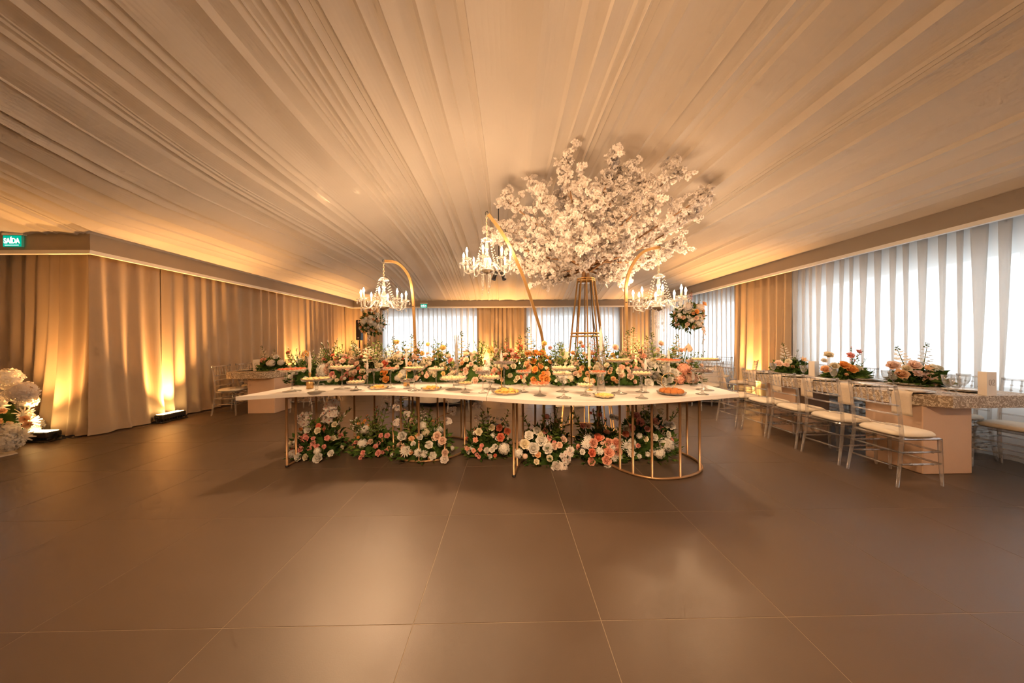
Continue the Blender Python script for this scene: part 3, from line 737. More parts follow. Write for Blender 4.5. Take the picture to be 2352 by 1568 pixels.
# ---- cake stands with sweets
def cake_stand(label, fx, fy, py, wpx, fat=False, name='cake_stand'):
    f = gz(fx, fy, TT); Y = f.y; top = gy(fx, py, Y).z; R = wpx/2/FPX*Y; Hh = max(.05, top-TT)
    t = thing(name, label, 'cake stand', f, 0, 'glass cake stands on the dessert table')
    a = MB(); a.lathe([(R*.60, 0), (R*.60, .003), (R*.30, .010), (.016, .020), (.012, .03)], 24); a.build('foot', GLASS, t)
    s = MB(); rs = .020 if fat else .009
    s.lathe([(.012, .028), (rs, .045), (rs*.8, Hh*.35), (rs*.9, Hh*.6), (rs*1.5, Hh*.82), (rs*2.4, Hh-.012)], 12); s.build('stem', GLASS, t)
    p = MB(); p.lathe([(.001, Hh-.014), (R*.5, Hh-.013), (R*.92, Hh-.010), (R, Hh+.004), (R, Hh+.018), (R*.985, Hh+.018), (R*.975, Hh+.004), (R*.9, Hh-.004), (.001, Hh-.004)], 28); p.build('plate', GLASS, t)
    return t, Vector((f.x, f.y, TT+Hh-.004)), R
SW = {}
def sweet_mesh(kind):
    if kind in SW: return SW[kind]
    mb = MB(); r = random.Random(5)
    if kind == 'canape':
        mb.lathe([(.9, 0), (1, .15), (1, .55), (.9, .65)], 10, mi=0); mb.lathe([(.75, .62), (.8, .9), (.55, 1.25), (.001, 1.35)], 8, mi=1); mb.add([(-.4, 0, 1.3), (0, -.15, 1.5), (.45, .1, 1.35), (0, .2, 1.4)], [(0, 1, 2, 3)], 2)
        m = [mat('cream_cracker', (.80, .64, .40), .7), mat('red_tomato_topping', (.72, .12, .03), .35), GREEN2]
    elif kind == 'tartlet':
        mb.lathe([(.7, 0), (1, .7), (1.02, .75), (.85, .7), (.5, .95), (.001, 1.05)], 14, mi=0, wob=.05, wn=7); m = [mat('golden_pastry', (.76, .46, .16), .55, 0, .18, 60)]
    elif kind == 'cream':
        mb.lathe([(.95, 0), (1, .3), (.95, .5)], 10, mi=0); mb.lathe([(.85, .48), (.8, .75), (.55, .95), (.6, 1.05), (.25, 1.3), (.001, 1.45)], 10, mi=1, wob=.06, wn=5)
        m = [mat('pale_biscuit', (.78, .60, .36), .7), mat('vanilla_cream', (.86, .68, .40), .5)]
    elif kind == 'choc':
        mb.lathe([(.8, 0), (.95, .1), (.9, .35), (.85, .7), (.5, 1.05), (.001, 1.15)], 10, wob=.05, wn=6); m = [mat('dark_chocolate', (.10, .045, .03), .45, 0, .25, 80)]
    elif kind == 'cake':
        mb.cbox(-.95, .95, -.95, .95, 0, .9, .12); m = [mat('yellow_cake', (.86, .60, .20), .7, 0, .1, 60)]
    elif kind == 'pastry':   # half-moon turnover
        N = 10; top = []
        for k in range(N+1):
            a = PI*k/N
            top.append((math.cos(a)*1.25, math.sin(a)*.95-.35))
        vs = [(x, y, .0) for x, y in top]+[(x, y, .22) for x, y in top]+[(x*.72, (y+.05)*.66, .62) for x, y in top]+[(0, -.1, .72)]
        fs = []
        for lv in range(2):
            for k in range(N): fs.append((lv*(N+1)+k, lv*(N+1)+k+1, (lv+1)*(N+1)+k+1, (lv+1)*(N+1)+k))
        for k in range(N): fs.append((2*(N+1)+k, 2*(N+1)+k+1, 3*(N+1)))
        fs += [(0, N+1, 2*(N+1), 3*(N+1), 2*(N+1)+N, N+1+N, N)]
        mb.add(vs, fs); m = [mat('golden_fried_pastry', (.82, .44, .09), .5, 0, .22, 50)]
    elif kind == 'croquette':
        mb.lathe([(.001, -1.3), (.55, -1.2), (.85, -.7), (.95, 0), (.85, .7), (.5, 1.2), (.001, 1.35)], 12); mb.v = [(z, y, x+.85) for x, y, z in mb.v]
        m = [mat('crumbed_croquette', (.56, .20, .05), .8, 0, .25, 70, .4)]
    SW[kind] = mb.mesh(kind, m, kind not in ('cake',)); return SW[kind]
SWN = {'canape': ('canape', 'canape'), 'tartlet': ('tartlet', 'tartlet'), 'cream': ('cream_tart', 'sweet'), 'choc': ('chocolate_sweet', 'chocolate'), 'cake': ('cake_cube', 'cake'), 'pastry': ('turnover', 'pastry'), 'croquette': ('croquette', 'croquette')}
def fill(kind, c, R, item, label, group, seed, layers=1, wide=1.0):
    r = random.Random(seed); nm, cat = SWN[kind]; me = sweet_mesh(kind)
    for ly in range(layers):
        Rl = R*(.90-.30*ly)-item*.9; z = c.z+.001+ly*item*(.75 if kind != 'croquette' else 1.2)
        ring = Rl; first = True
        while ring > -item*.6:
            n = max(1, int(2*PI*max(ring, 0)/(item*2.15*wide))) if ring > item*.5 else 1
            for k in range(n):
                a = 2*PI*(k+.5*ly)/n+ring*40; rad = ring if n > 1 else 0
                o = link(nm, me, None, (c.x+rad*math.cos(a), c.y+rad*math.sin(a), z)); s = item*r.uniform(.93, 1.05)
                o.scale = (s, s, s); o.rotation_euler = (r.uniform(-.12, .12)*(kind in ('pastry', 'croquette')), 0, a-PI/2+r.uniform(-.3, .3)); tag(o, label, cat, group)
            ring -= item*2.1
STANDS = [ # foot px, foot py, plate py, plate width px, fat stem, label, sweet, item size, sweet label
 (671, 898, 850, 60, 0, 'tall glass cake stand of red topped canapes, leftmost on the dessert table', 'canape', .021, 'red topped canape on the leftmost tall glass stand'),
 (727, 900, 871, 60, 1, 'low wide glass cake stand with a fat stem in front of the gold candle cylinder', 'tartlet', .023, 'golden tartlet on the low fat stemmed stand near the left end'),
 (786, 892, 844, 56, 0, 'tall glass cake stand of cream tarts before the white hydrangea', 'cream', .020, 'cream tart on the tall stand before the white hydrangea'),
 (818, 896, 878, 40, 0, 'small low glass cake stand of cream sweets left of the first turnover plate', 'cream', .018, 'cream sweet on the small low stand left of the first turnover plate'),
 (859, 887, 850, 36, 0, 'narrow glass cake stand of chocolates behind the first turnover plate', 'choc', .016, 'chocolate on the narrow stand behind the first turnover plate'),
 (897, 891, 847, 37, 0, 'narrow glass cake stand of canapes before the orange roses at left', 'canape', .016, 'red canape on the narrow stand before the left orange roses'),
 (937, 891, 874, 34, 0, 'low glass cake stand of chocolates beside the gold candle cylinder', 'choc', .016, 'chocolate on the low stand beside the second gold candle cylinder'),
 (952, 896, 846, 50, 0, 'tall thin glass cake stand of golden tartlets left of the second turnover plate', 'tartlet', .019, 'golden tartlet on the tall thin stand left of the second turnover plate'),
 (1002, 889, 848, 40, 0, 'glass cake stand of cream tarts behind the second turnover plate', 'cream', .017, 'cream tart on the stand behind the second turnover plate'),
 (1042, 894, 869, 63, 0, 'wide low glass cake stand of cream sweets below the glass hurricane candle', 'cream', .020, 'cream sweet on the wide low stand below the hurricane candle'),
 (1069, 901, 880, 35, 0, 'small low glass cake stand of golden tartlets near the table seam', 'tartlet', .017, 'golden tartlet on the small low stand near the table seam'),
 (1109, 902, 855, 36, 0, 'glass cake stand of chocolates just left of the largest turnover plate', 'choc', .016, 'chocolate on the stand just left of the largest turnover plate'),
 (1125, 893, 867, 50, 0, 'glass cake stand of cream sweets under the cream hydrangea', 'cream', .019, 'cream sweet on the stand under the cream hydrangea'),
 (1158, 892, 833, 50, 0, 'tallest glass cake stand of chocolates behind the largest turnover plate', 'choc', .018, 'chocolate on the tallest stand behind the largest turnover plate'),
 (1203, 900, 854, 37, 0, 'glass cake stand of red canapes left of the big orange roses', 'canape', .016, 'red canape on the stand left of the big orange roses'),
 (1240, 908, 882, 50, 0, 'low glass cake stand of strawberry creams in front of the big orange roses', 'canape', .019, 'strawberry cream on the low stand in front of the big orange roses'),
 (1292, 899, 858, 48, 0, 'glass cake stand of cream sweets, the rear one under the lilies', 'cream', .018, 'cream sweet on the rear stand under the lilies'),
 (1295, 913, 846, 58, 0, 'tall glass cake stand in front of the open cream lilies', 'cream', .020, 'cream sweet on the tall stand in front of the lilies'),
 (1345, 908, 885, 41, 0, 'low glass cake stand of cream sweets beside the thin gold candlestick', 'cream', .017, 'cream sweet on the low stand beside the thin gold candlestick'),
 (1373, 904, 855, 41, 0, 'glass cake stand of red canapes before the cut glass candle holder', 'canape', .016, 'red canape on the stand before the cut glass candle holder'),
 (1422, 903, 828, 60, 0, 'very tall glass cake stand of golden tartlets right of the cake cube plate', 'tartlet', .020, 'golden tartlet on the very tall stand right of the cake cube plate'),
 (1474, 914, 858, 47, 0, 'tall glass cake stand of yellow creams nearest the front edge at right', 'cream', .018, 'yellow cream on the stand nearest the front edge at right'),
 (1473, 900, 851, 43, 0, 'glass cake stand of chocolates half hidden behind the yellow creams', 'choc', .017, 'chocolate on the stand half hidden behind the yellow creams'),
 (1535, 897, 829, 58, 0, 'tall glass cake stand of red canapes behind the croquette plate', 'canape', .020, 'red canape on the tall stand behind the croquette plate'),
 (1613, 905, 853, 45, 0, 'glass cake stand of dark chocolates near the right table tip', 'choc', .019, 'dark chocolate on the stand near the right table tip'),
 (1619, 895, 826, 62, 0, 'tall glass cake stand of flat golden sweets at the right table end', 'tartlet', .021, 'flat golden sweet on the tall stand at the right table end')]
for k, (fx, fy, py, wpx, fat, lb_, sw, it, sl) in enumerate(STANDS):
    t, c, R = cake_stand(lb_, fx, fy, py, wpx, fat)
    fill(sw, c, R, it, sl, 'sweets on glass stand %d' % (k+1), k+30)
PLATES = [(869.5, 893, 44, 'pastry', .024, 'first round glass plate of golden turnovers from the left', 'golden turnover on the first turnover plate from the left', 2),
          (991, 895, 46, 'pastry', .024, 'second round glass plate of golden turnovers from the left', 'golden turnover on the second turnover plate from the left', 2),
          (1164, 903, 68, 'pastry', .028, 'largest glass plate of golden turnovers right of the table seam', 'golden turnover on the largest plate', 2),
          (1388, 912, 46, 'cake', .015, 'fluted glass dish of yellow cake cubes', 'yellow cake cube in the fluted glass dish', 2),
          (1542, 905, 60, 'croquette', .026, 'fluted glass dish of brown croquettes at the right', 'brown croquette in the fluted glass dish at right', 1)]
for k, (x, y, wpx, sw, it, lb_, sl, ly) in enumerate(PLATES):
    c = gz(x, y, TT); R = wpx/2/FPX*c.y
    t = thing('glass_plate', lb_, 'plate', c, 0, 'glass plates on the dessert table')
    mb = MB(); mb.lathe([(.001, .002), (R*.7, .003), (R, .016), (R*1.04, .028), (R*1.0, .029), (R*.95, .018), (R*.68, .008), (.001, .007)], 30, wob=.03 if sw in ('cake', 'croquette') else .0, wn=15); mb.build('dish', GLASS, t)
    rm = MB(); rm.lathe([(R*.55, 0), (R*.57, .004), (R*.5, .004)], 24); rm.build('base_ring', GLASS, t)
    fill(sw, Vector((c.x, c.y, TT+.010)), R, it, sl, 'sweets on glass plate %d' % (k+1), k+70, ly, 1.25 if sw == 'pastry' else 1.0)
# ---- candles
def candle(label, fx, fy, ytop, yhold, kind, cw=.011):
    f = gz(fx, fy, TT); z0 = gy(fx, yhold, f.y).z-TT; z1 = gy(fx, ytop, f.y).z-TT
    t = thing('candlestick', label, 'candle', f, 0, 'candles among the dessert table flowers')
    h = MB()
    if kind == 'gold_cylinder':
        h.lathe([(.036, 0), (.038, .003), (.038, .085), (.034, .09), (.006, .092), (.005, z0-.035), (.012, z0-.03), (.015, z0+.01), (.011, z0+.01)], 18, wob=.03, wn=9); h.build('holder', GOLD, t)
    elif kind == 'gold_stick':
        h.lathe([(.036, 0), (.036, .006), (.010, .012), (.006, .03), (.006, z0-.03), (.016, z0-.02), (.016, z0+.005), (.011, z0+.005)], 16); h.build('holder', GOLD, t)
    elif kind == 'cut_glass':
        s = z0
        h.lathe([(.048, 0), (.05, .008), (.035, s*.10), (.040, s*.2), (.028, s*.3), (.034, s*.42), (.022, s*.5), (.030, s*.6), (.020, s*.72), (.042, s*.84), (.046, s*.88), (.018, s*.92), (.02, s*1.02), (.012, s*1.02)], 16, wob=.06, wn=8); h.build('holder', CRYS, t)
    else:
        h.lathe([(.036, 0), (.037, .005), (.012, .015), (.008, .03), (.012, z0*.5), (.008, z0*.7), (.016, z0-.008), (.014, z0+.006), (.010, z0+.006)], 14); h.build('holder', GLASS, t)
    c = MB(); N = 26; L = z1-z0
    def prof(u, v):
        a = u*2*PI; tz = v
        r = cw*(1.0+.35*math.sin(PI*tz*1.0))*(1-.80*max(0, tz-.62)/.38) if kind != 'plain' else cw*(1-.2*tz)
        rr = r*(1+.16*math.cos(2*(a+tz*9.0)))
        return (rr*math.cos(a), rr*math.sin(a), z0+L*tz)
    c.grid(prof, 10, N); c.build('candle', WAXW, t)
    wk = MB(); wk.tube([(0, 0, z1-.004), (0, 0, z1+.006)], .0012, 4); wk.build('wick', BLACK, t)
    if kind == 'hurricane':
        g_ = MB(); g_.lathe([(.045, 0), (.05, .01), (.036, .08), (.018, .15), (.030, .22), (.020, z0), (.024, z1*.85), (.034, z1+.03), (.033, z1+.03), (.023, z1*.85), (.019, z0)], 16); g_.build('hurricane_glass', GLASS, t)
    return t
candle('twisted white candle on a gold cylinder near the left table end', 712, 892, 805, 857, 'gold_cylinder', .013)
candle('twisted white candle on a glass foot left of the first orange roses', 844, 886, 826, 862, 'glass')
candle('twisted white candle on a gold cylinder between the pale sheers at left', 934, 886, 800, 842, 'gold_cylinder')
candle('tall candle inside a narrow glass hurricane left of the middle', 1049, 884, 775, 835, 'hurricane')
candle('white candle on a thin gold stick behind the tallest chocolate stand', 1152, 890, 803, 845, 'gold_stick')
candle('twisted white candle on a thin gold candlestick right of the lilies', 1354, 896, 788, 842, 'gold_stick', .012)
candle('tallest twisted candle on a cut glass holder in front of the cage', 1381, 897, 748, 806, 'cut_glass', .014)
candle('white candle on a glass foot behind the yellow cream stand', 1483, 901, 822, 856, 'glass')
candle('pale candle rising behind the tall canape stand at right', 1536, 886, 797, 840, 'glass')
candle('short white candle beside the peach hydrangea at the right end', 1592, 886, 850, 872, 'glass')
# gold hoop ornament
c = gz(1537, 895, TT); t = thing('hoop_ornament', 'small gold hoop on a round foot among the white roses', 'ornament', c)
mb = MB(); mb.tube([(.085*math.cos(a), 0, .10+.085*math.sin(a)) for a in [2*PI*k/28 for k in range(28)]], .004, 6, closed=True); mb.build('hoop', GOLD, t)
mb = MB(); mb.lathe([(.05, 0), (.05, .006), (.012, .012), (.006, .018)], 18); mb.build('foot', GOLD, t)

# ================================================================== ARCHES + CHANDELIERS
def flat_tube(mb, path, w_, d_):
    path = [Vector(p) for p in path]; vs = []; k = len(path)
    for i, p in enumerate(path):
        tt = (path[min(i+1, k-1)]-path[max(i-1, 0)]).normalized(); side = tt.cross(Vector((0, 1, 0))).normalized(); nn = side.cross(tt).normalized()
        for sx, sy in ((-1, -1), (1, -1), (1, 1), (-1, 1)): vs.append(p+side*sx*w_+nn*sy*d_)
    fs = [(i*4+j, i*4+(j+1) % 4, (i+1)*4+(j+1) % 4, (i+1)*4+j) for i in range(k-1) for j in range(4)]+[(0, 1, 2, 3), (4*k-4, 4*k-1, 4*k-2, 4*k-3)]
    mb.add(vs, fs)
def arch(label, pts):
    b = Vector((pts[0][0], pts[0][1], 0)); t = thing('arch_stand', label, 'stand', b, 0, 'curved gold chandelier stands')
    mb = MB(); flat_tube(mb, [p-b for p in bez(pts, 8)], .019, .019); mb.build('pole', GOLD, t, False)
    bm = MB(); bm.cbox(-.17, .17, -.17, .17, 0, .012, .004); bm.lathe([(.04, .012), (.04, .05), (.028, .06)], 10); bm.build('base_plate', GOLD, t, False)
    e = Vector(pts[-1])-b; hm = MB(); hm.tube([e+Vector((0, 0, .02)), e+Vector((-.012, 0, .035)), e+Vector((-.03, 0, .03)), e+Vector((-.036, 0, .0)), e+Vector((-.02, 0, -.016))], .005, 6); hm.build('hook', BLACKM, t)
    sm = MB(); q = Vector(pts[2])-b; sm.tube([q+Vector((-.02, -.021, 0)), q+Vector((.006, -.024, 0))], .006, 6); sm.build('bolt', BLACKM, t)
    return Vector(pts[-1])+Vector((-.02, 0, -.016))
CH = None
def chandelier_proto():
    t = thing('chandelier', 'x', 'chandelier', group='crystal chandeliers')
    # origin: plane of the bulbs' candle cups, z=0 ; top of crown z=.30
    mb = MB(); mb.lathe([(.012, .34), (.05, .33), (.085, .30), (.075, .285), (.02, .28)], 12, wob=.05, wn=6); mb.build('crown', CRYS, t)
    mb = MB(); mb.lathe([(.014, .30), (.020, .24), (.034, .19), (.016, .15), (.022, .10), (.048, .05), (.05, .0), (.022, -.05), (.03, -.09), (.085, -.115), (.09, -.12)], 12, wob=.06, wn=6); mb.build('column', CRYS, t)
    mb = MB(); mb.lathe([(.09, -.118), (.10, -.125), (.085, -.15), (.04, -.172), (.012, -.18), (.001, -.19)], 14); mb.build('bowl', mat('silvered_bowl', (.55, .48, .40), .3, .8), t)
    bulb_m = emit_mat('bulb_glow', (1.0, 0.80, 0.52), 30.0); SLEEVE = mat('ivory_candle_sleeve', (.85, .78, .65), .4)
    for k in range(8):
        a = 2*PI*k/8+.2; ca, sa = math.cos(a), math.sin(a)
        def pt(r, z): return Vector((r*ca, r*sa, z))
        am = MB(); am.tube(bez([pt(.05, -.09), pt(.12, -.04), pt(.18, -.10), pt(.25, -.165), pt(.315, -.14), pt(.335, -.04)], 6), [.009]*31, 6); ao = am.build('arm', CRYS, t)
        c = pt(.335, 0)
        bm = MB(); bm.lathe([(.012, -.045), (.03, -.04), (.062, -.022), (.066, -.016), (.05, -.026), (.014, -.03)], 14, c, wob=.06, wn=7); bm.build('drip_pan', CRYS, ao)
        sm = MB(); sm.lathe([(.013, -.035), (.013, .055), (.010, .06)], 10, c); sm.build('candle_sleeve', SLEEVE, ao)
        bb = MB(); bb.lathe([(.006, .058), (.014, .072), (.0165, .088), (.011, .108), (.003, .128), (.0008, .135)], 10, c); bb.build('bulb', bulb_m, ao)
        L = bpy.data.lights.new('bulb_light', 'POINT'); L.energy = BULB_W; L.color = BULB_COL; L.shadow_soft_size = .07
        lo = bpy.data.objects.new('bulb_light', L); COL.objects.link(lo); lo.parent = ao; lo.location = c+Vector((0, 0, .15))
        pm = MB()
        for q in range(6):
            an = q*PI/3; x0 = c+Vector((.062*math.cos(an), .062*math.sin(an), -.03))
            pm.tube([x0, x0+Vector((0, 0, -.018)), x0+Vector((0, 0, -.045)), x0+Vector((0, 0, -.06))], [.002, .004, .009, .001], 6)
        pm.tube([c+Vector((0, 0, -.05)), c+Vector((0, 0, -.15))], .0035, 5); pm.tube([c+Vector((0, 0, -.15)), c+Vector((0, 0, -.18)), c+Vector((0, 0, -.205))], [.002, .014, .001], 6); pm.build('pendant_drops', CRYS, ao)['kind'] = 'stuff'
        # bead swags: crown to arm, arm to arm
        sw = MB()
        for q in range(13):
            u = q/12; p0 = pt(.075, .29); p1 = pt(.20, -.10); p = p0.lerp(p1, u)-Vector((0, 0, .05*math.sin(PI*u))); sw.ball(p, .009, 6, 4)
        sw.build('bead_swag', CRYS, t)['kind'] = 'stuff'
        s2 = MB(); a2 = a+2*PI/8; q1 = Vector((.30*math.cos(a2), .30*math.sin(a2), -.06)); q0 = pt(.30, -.06)
        for q in range(11):
            u = q/10; p = q0.lerp(q1, u)-Vector((0, 0, .07*math.sin(PI*u))); s2.ball(p, .008, 6, 4)
        s2.build('bead_swag', CRYS, t)['kind'] = 'stuff'
    for k in range(7):
        a = k*.9; r_ = .05+.035*(k % 3); L_ = .16+.05*(k % 3); dm = MB()
        for q in range(int(L_/.02)): dm.ball((r_*math.cos(a), r_*math.sin(a), -.17-.02*q), .0075, 6, 4)
        dm.tube([(r_*math.cos(a), r_*math.sin(a), -.17-L_), (r_*math.cos(a), r_*math.sin(a), -.20-L_), (r_*math.cos(a), r_*math.sin(a), -.225-L_)], [.002, .013, .001], 6); dm.build('bead_drop', CRYS, t)['kind'] = 'stuff'
    return t
def chandelier(label, c, rz, top, first, size=1.0):
    global CH
    if first: CH = chandelier_proto(); o = CH; o.location = c; o.rotation_euler = (0, 0, rz)
    else: o = copy_tree(CH, None, c, rz)
    o['label'] = label; o.scale = (size,)*3
    return o
A1 = arch('gold curved stand holding the left chandelier', [(-1.42, 4.78, 0), (-1.46, 4.78, 1.0), (-1.48, 4.76, 1.9), (-1.515, 4.75, 2.28), (-1.60, 4.73, 2.47), (-1.73, 4.71, 2.58), (-1.90, 4.70, 2.60)])
A2 = arch('tall leaning gold stand holding the middle chandelier', [(.51, 4.33, 0), (.51, 4.32, .8), (.50, 4.30, 1.33), (.385, 4.18, 1.73), (.18, 4.04, 2.29), (-.03, 3.90, 2.69), (-.235, 3.78, 2.94)])
A3 = arch('gold curved stand holding the right chandelier', [(1.74, 4.36, 0), (1.735, 4.36, 1.0), (1.725, 4.36, 1.9), (1.74, 4.36, 2.22), (1.83, 4.35, 2.46), (1.98, 4.34, 2.63), (2.21, 4.33, 2.69)])
CHS = [('crystal chandelier with eight lit candle bulbs on the left gold stand', A1, gy(868, 686, A1.y).z, 0.0, .98),
       ('highest crystal chandelier, hung beside the blossom tree', A2, gy(1120, 600, A2.y).z, 0.5, .88),
       ('crystal chandelier hung at the right beside the tall bouquet', A3, gy(1518, 684, A3.y).z, 0.25, 1.03)]
for k, (lb_, tp, zc, rz, sz) in enumerate(CHS):
    o = chandelier(lb_, (tp.x, tp.y, zc), rz, tp, k == 0, sz)
    if k == 0: KIDS.clear()
    cm = MB(); z = .335; ztop = (tp.z-zc)/sz; q = 0
    while z < ztop-.01:
        rot = q % 2; pts = []
        for j in range(8):
            an = 2*PI*j/8; u, v = .011*math.cos(an), .019*math.sin(an)
            pts.append((u, 0, z+.016+v) if rot else (0, u, z+.016+v))
        cm.tube(pts, .0032, 4, closed=True); z += .030; q += 1
    if k == 0: pending = [(cm, o)]
    else: pending.append((cm, o))
for cm, o in pending: cm.build('chain', mat('pale_brass_chain', (.62, .50, .33), .35, .8), o)

# ================================================================== BLOSSOM TREE ON ITS GOLD CAGE
TXc, TYc = 1.165, 4.46; ZTOP = gy(1348, 641, TYc).z; ZMID = gy(1345, 765, TYc).z
t = thing('plant_stand', 'tall tapering gold cage stand under the white blossom tree', 'stand', (TXc, TYc, 0))
def ringpts(r, z, n=28): return [(r*math.cos(2*PI*k/n), r*math.sin(2*PI*k/n), z) for k in range(n)]
def cage_r(z): return .40+(.125-.40)*min(1, z/ZTOP)
for z, nm in ((.012, 'base_ring'), (ZMID, 'middle_ring'), (ZMID-.045, 'middle_ring'), (ZTOP, 'top_ring'), (ZTOP-.03, 'top_ring')):
    mb = MB(); mb.tube(ringpts(cage_r(z), z), .011 if nm != 'base_ring' else .012, 7, closed=True); mb.build(nm, GOLD, t)
for k in range(10):
    a = 2*PI*k/10+.15; mb = MB(); mb.tube([(cage_r(0)*math.cos(a), cage_r(0)*math.sin(a), .01), (cage_r(ZTOP)*math.cos(a), cage_r(ZTOP)*math.sin(a), ZTOP)], .0105, 7); mb.build('rod', GOLD, t)
mb = MB(); mb.tube([(.05, -.08, ZTOP), (.06, -.13, ZMID+.3), (.10, -.22, ZMID-.2), (.13, -.26, .4), (.16, -.30, .02)], .008, 5); mb.build('cable', BLACK, t)
mb = MB(); mb.lathe([(.115, ZTOP-.05), (.118, ZTOP-.045), (.118, ZTOP-.035), (.01, ZTOP-.03)], 20); mb.build('tray', GOLD, t)
tree = thing('blossom_tree', 'spreading artificial tree of white blossoms on the gold cage', 'tree', (TXc, TYc, ZTOP-.03))
tb_ = Vector((TXc, TYc, ZTOP-.03)); r = random.Random(21)
mb = MB()
for k in range(5):
    a = k*1.26; mb.tube([(0.05*math.cos(a), .05*math.sin(a), 0), (.04*math.cos(a+.5), .04*math.sin(a+.5), .18), (.07*math.cos(a+1), .07*math.sin(a+1), .36)], [.02, .018, .012], 6)
mb.build('trunk', BRANCH, tree)
TIPS = [(1298, 372, 4.1), (1340, 425, 3.7), (1412, 355, 4.3), (1440, 400, 3.9), (1485, 415, 4.6), (1545, 400, 4.4), (1620, 450, 4.5), (1590, 495, 4.5), (1560, 565, 4.9), (1160, 458, 4.7), (1230, 432, 4.5), (1255, 470, 4.2), (1140, 545, 4.8), (1150, 520, 5.0), (1195, 615, 4.8), (1215, 600, 4.8), (1265, 640, 4.8), (1435, 640, 4.7), (1500, 600, 4.9), (1380, 470, 3.6), (1310, 520, 3.5), (1430, 540, 3.6), (1500, 480, 3.7), (1250, 540, 4.5), (1350, 560, 3.6), (1400, 420, 5.0), (1290, 450, 5.1), (1500, 520, 5.2), (1210, 520, 5.2)]
anchors = []
for (px_, py_, Y_) in TIPS:
    while True:
        tip = gy(px_, py_, Y_)
        if tip.z < ceil_h(tip.x, tip.y)[0]-.22: break
        Y_ -= .05
    tip = tip-tb_; st = Vector((r.uniform(-.06, .06), r.uniform(-.06, .06), r.uniform(.12, .34)))
    mid = st.lerp(tip, .5)+Vector((0, 0, -.10*tip.length*.6 if tip.z < 1 else .02)); path = bez([st, mid, tip], 8); n = len(path)
    bm = MB(); bm.tube(path, [.017*(1-.80*i/(n-1))+.002 for i in range(n)], 5)
    for k in range(11):
        i = r.randint(int(n*.38), n-2); c = path[i]; d = (path[i+1]-path[i]).normalized(); s = (d+Vector((r.uniform(-1, 1), r.uniform(-1, 1), r.uniform(-.5, .9)))).normalized(); l = r.uniform(.14, .34)
        e = c+s*l; bm.tube([c, c+s*l*.5+Vector((0, 0, .01)), e], [.005, .0035, .0015], 4)
        for q in range(3): anchors.append((c+s*l*(.45+.28*q)+Vector((r.uniform(-.05, .05), r.uniform(-.05, .05), r.uniform(-.04, .05))), s))
    for i in range(int(n*.35), n):
        for q in range(2): anchors.append((path[i]+Vector((r.uniform(-.06, .06), r.uniform(-.06, .06), r.uniform(-.05, .06))), (path[i]-path[i-1])))
    for q in range(6): anchors.append((tip+Vector((r.uniform(-.09, .09), r.uniform(-.07, .07), r.uniform(-.08, .08))), tip))
    bm.build('branch', BRANCH, tree)
r.shuffle(anchors)
anchors.sort(key=lambda q: q[0].y)          # nearest the viewer first
snow = fmesh('blossom', 'snow'); stuff = MB(); base_v = [tuple(v.co) for v in snow.vertices]; base_f = [tuple(p.vertices) for p in snow.polygons]
print('blossoms', len(anchors))
for k, (pos, d) in enumerate(anchors):
    sz = r.uniform(.044, .070); dirv = Vector((r.uniform(-1, 1), r.uniform(-1.2, .6), r.uniform(-.7, 1.0))).normalized(); q = dirv.to_track_quat('Z', 'Y')
    if k < 300:
        o = bpy.data.objects.new('blossom', snow); COL.objects.link(o); o.parent = tree; o.location = pos; o.rotation_mode = 'QUATERNION'; o.rotation_quaternion = q; o.scale = (sz,)*3
    else:
        Mq = Matrix.Translation(pos) @ q.to_matrix().to_4x4() @ Matrix.Scale(sz, 4)
        stuff.add([Mq @ Vector(v) for v in base_v], base_f)
so = stuff.build('blossom_mass', P('snow'), tree); so['kind'] = 'stuff'

# ================================================================== TABLE-TOP FLOWERS
def fy_front(X):
    pts = [(-3, 4.15), (-2, 4.16), (-.8, 4.32), (0.0, 4.0), (.5, 3.88), (1.5, 3.80), (2.6, 3.88)]
    for (a, b), (c, d) in zip(pts, pts[1:]):
        if X/TK <= c: return (b+(d-b)*(X/TK-a)/(c-a))*TK
    return 3.88*TK
def H(kind, col, px_, py_, spx, Yoff=0.0, dr=(0, -1, .45)):
    """bloom seen at a pixel: lower blooms sit towards the front of the bank"""
    Y = 3.9
    for _ in range(3):
        q = gy(px_, py_, Y); Y = fy_front(q.x)+.02+max(0, min(1, (q.z-TT)/.45))*.22+Yoff
    q = gy(px_, py_, Y); return (kind, col, q, spx/FPX*Y, dr)
def S(kind, col, px_, py_, lean=0.0, zb=.96):
    """spike whose tip is seen at a pixel"""
    Y = 4.0; q = gy(px_, py_, Y); Y = fy_front(q.x)+.21; tip = gy(px_, py_, Y); b = Vector((tip.x-lean, Y-.04, zb)); d = tip-b
    return (kind, col, b, d.length, d)
def top_arr(label, px_c, rx, rz, palette, n, seed, heroes, ry=.20, nleaf=230):
    q = gy(px_c, 860, 3.9); Y = fy_front(q.x)+.20; q = gy(px_c, 860, Y)
    return arrangement(label, (q.x, Y, TT+.001), rx, ry, rz, palette+([('rose', 'blush', .8), ('carnation', 'cream', .7), ('rose', 'cream', .8), ('carnation', 'blush', .7)] if n >= 20 else []), int(n*2.0), seed, heroes, 'flower arrangements along the dessert table', nleaf)
WHT = ('hydrangea', 'white', 1.3)
top_arr('loose white and green flowers with an orange anthurium at the left table end', 708, .24, .30, [('carnation', 'white', .6), ('leafy', 'white', .8), ('rose', 'white', .6), ('budstem', 'white', .8)], 15, 101,
        [S('anthurium', 'orange', 702, 805, -.02), H('hydrangea', 'white', 745, 850, 17), H('hydrangea', 'cream', 760, 866, 11), S('budstem', 'white', 672, 800, -.12), H('carnation', 'rust', 662, 810, 5, .1), H('rose', 'white', 690, 830, 7), S('sprig', 'white', 690, 805)])
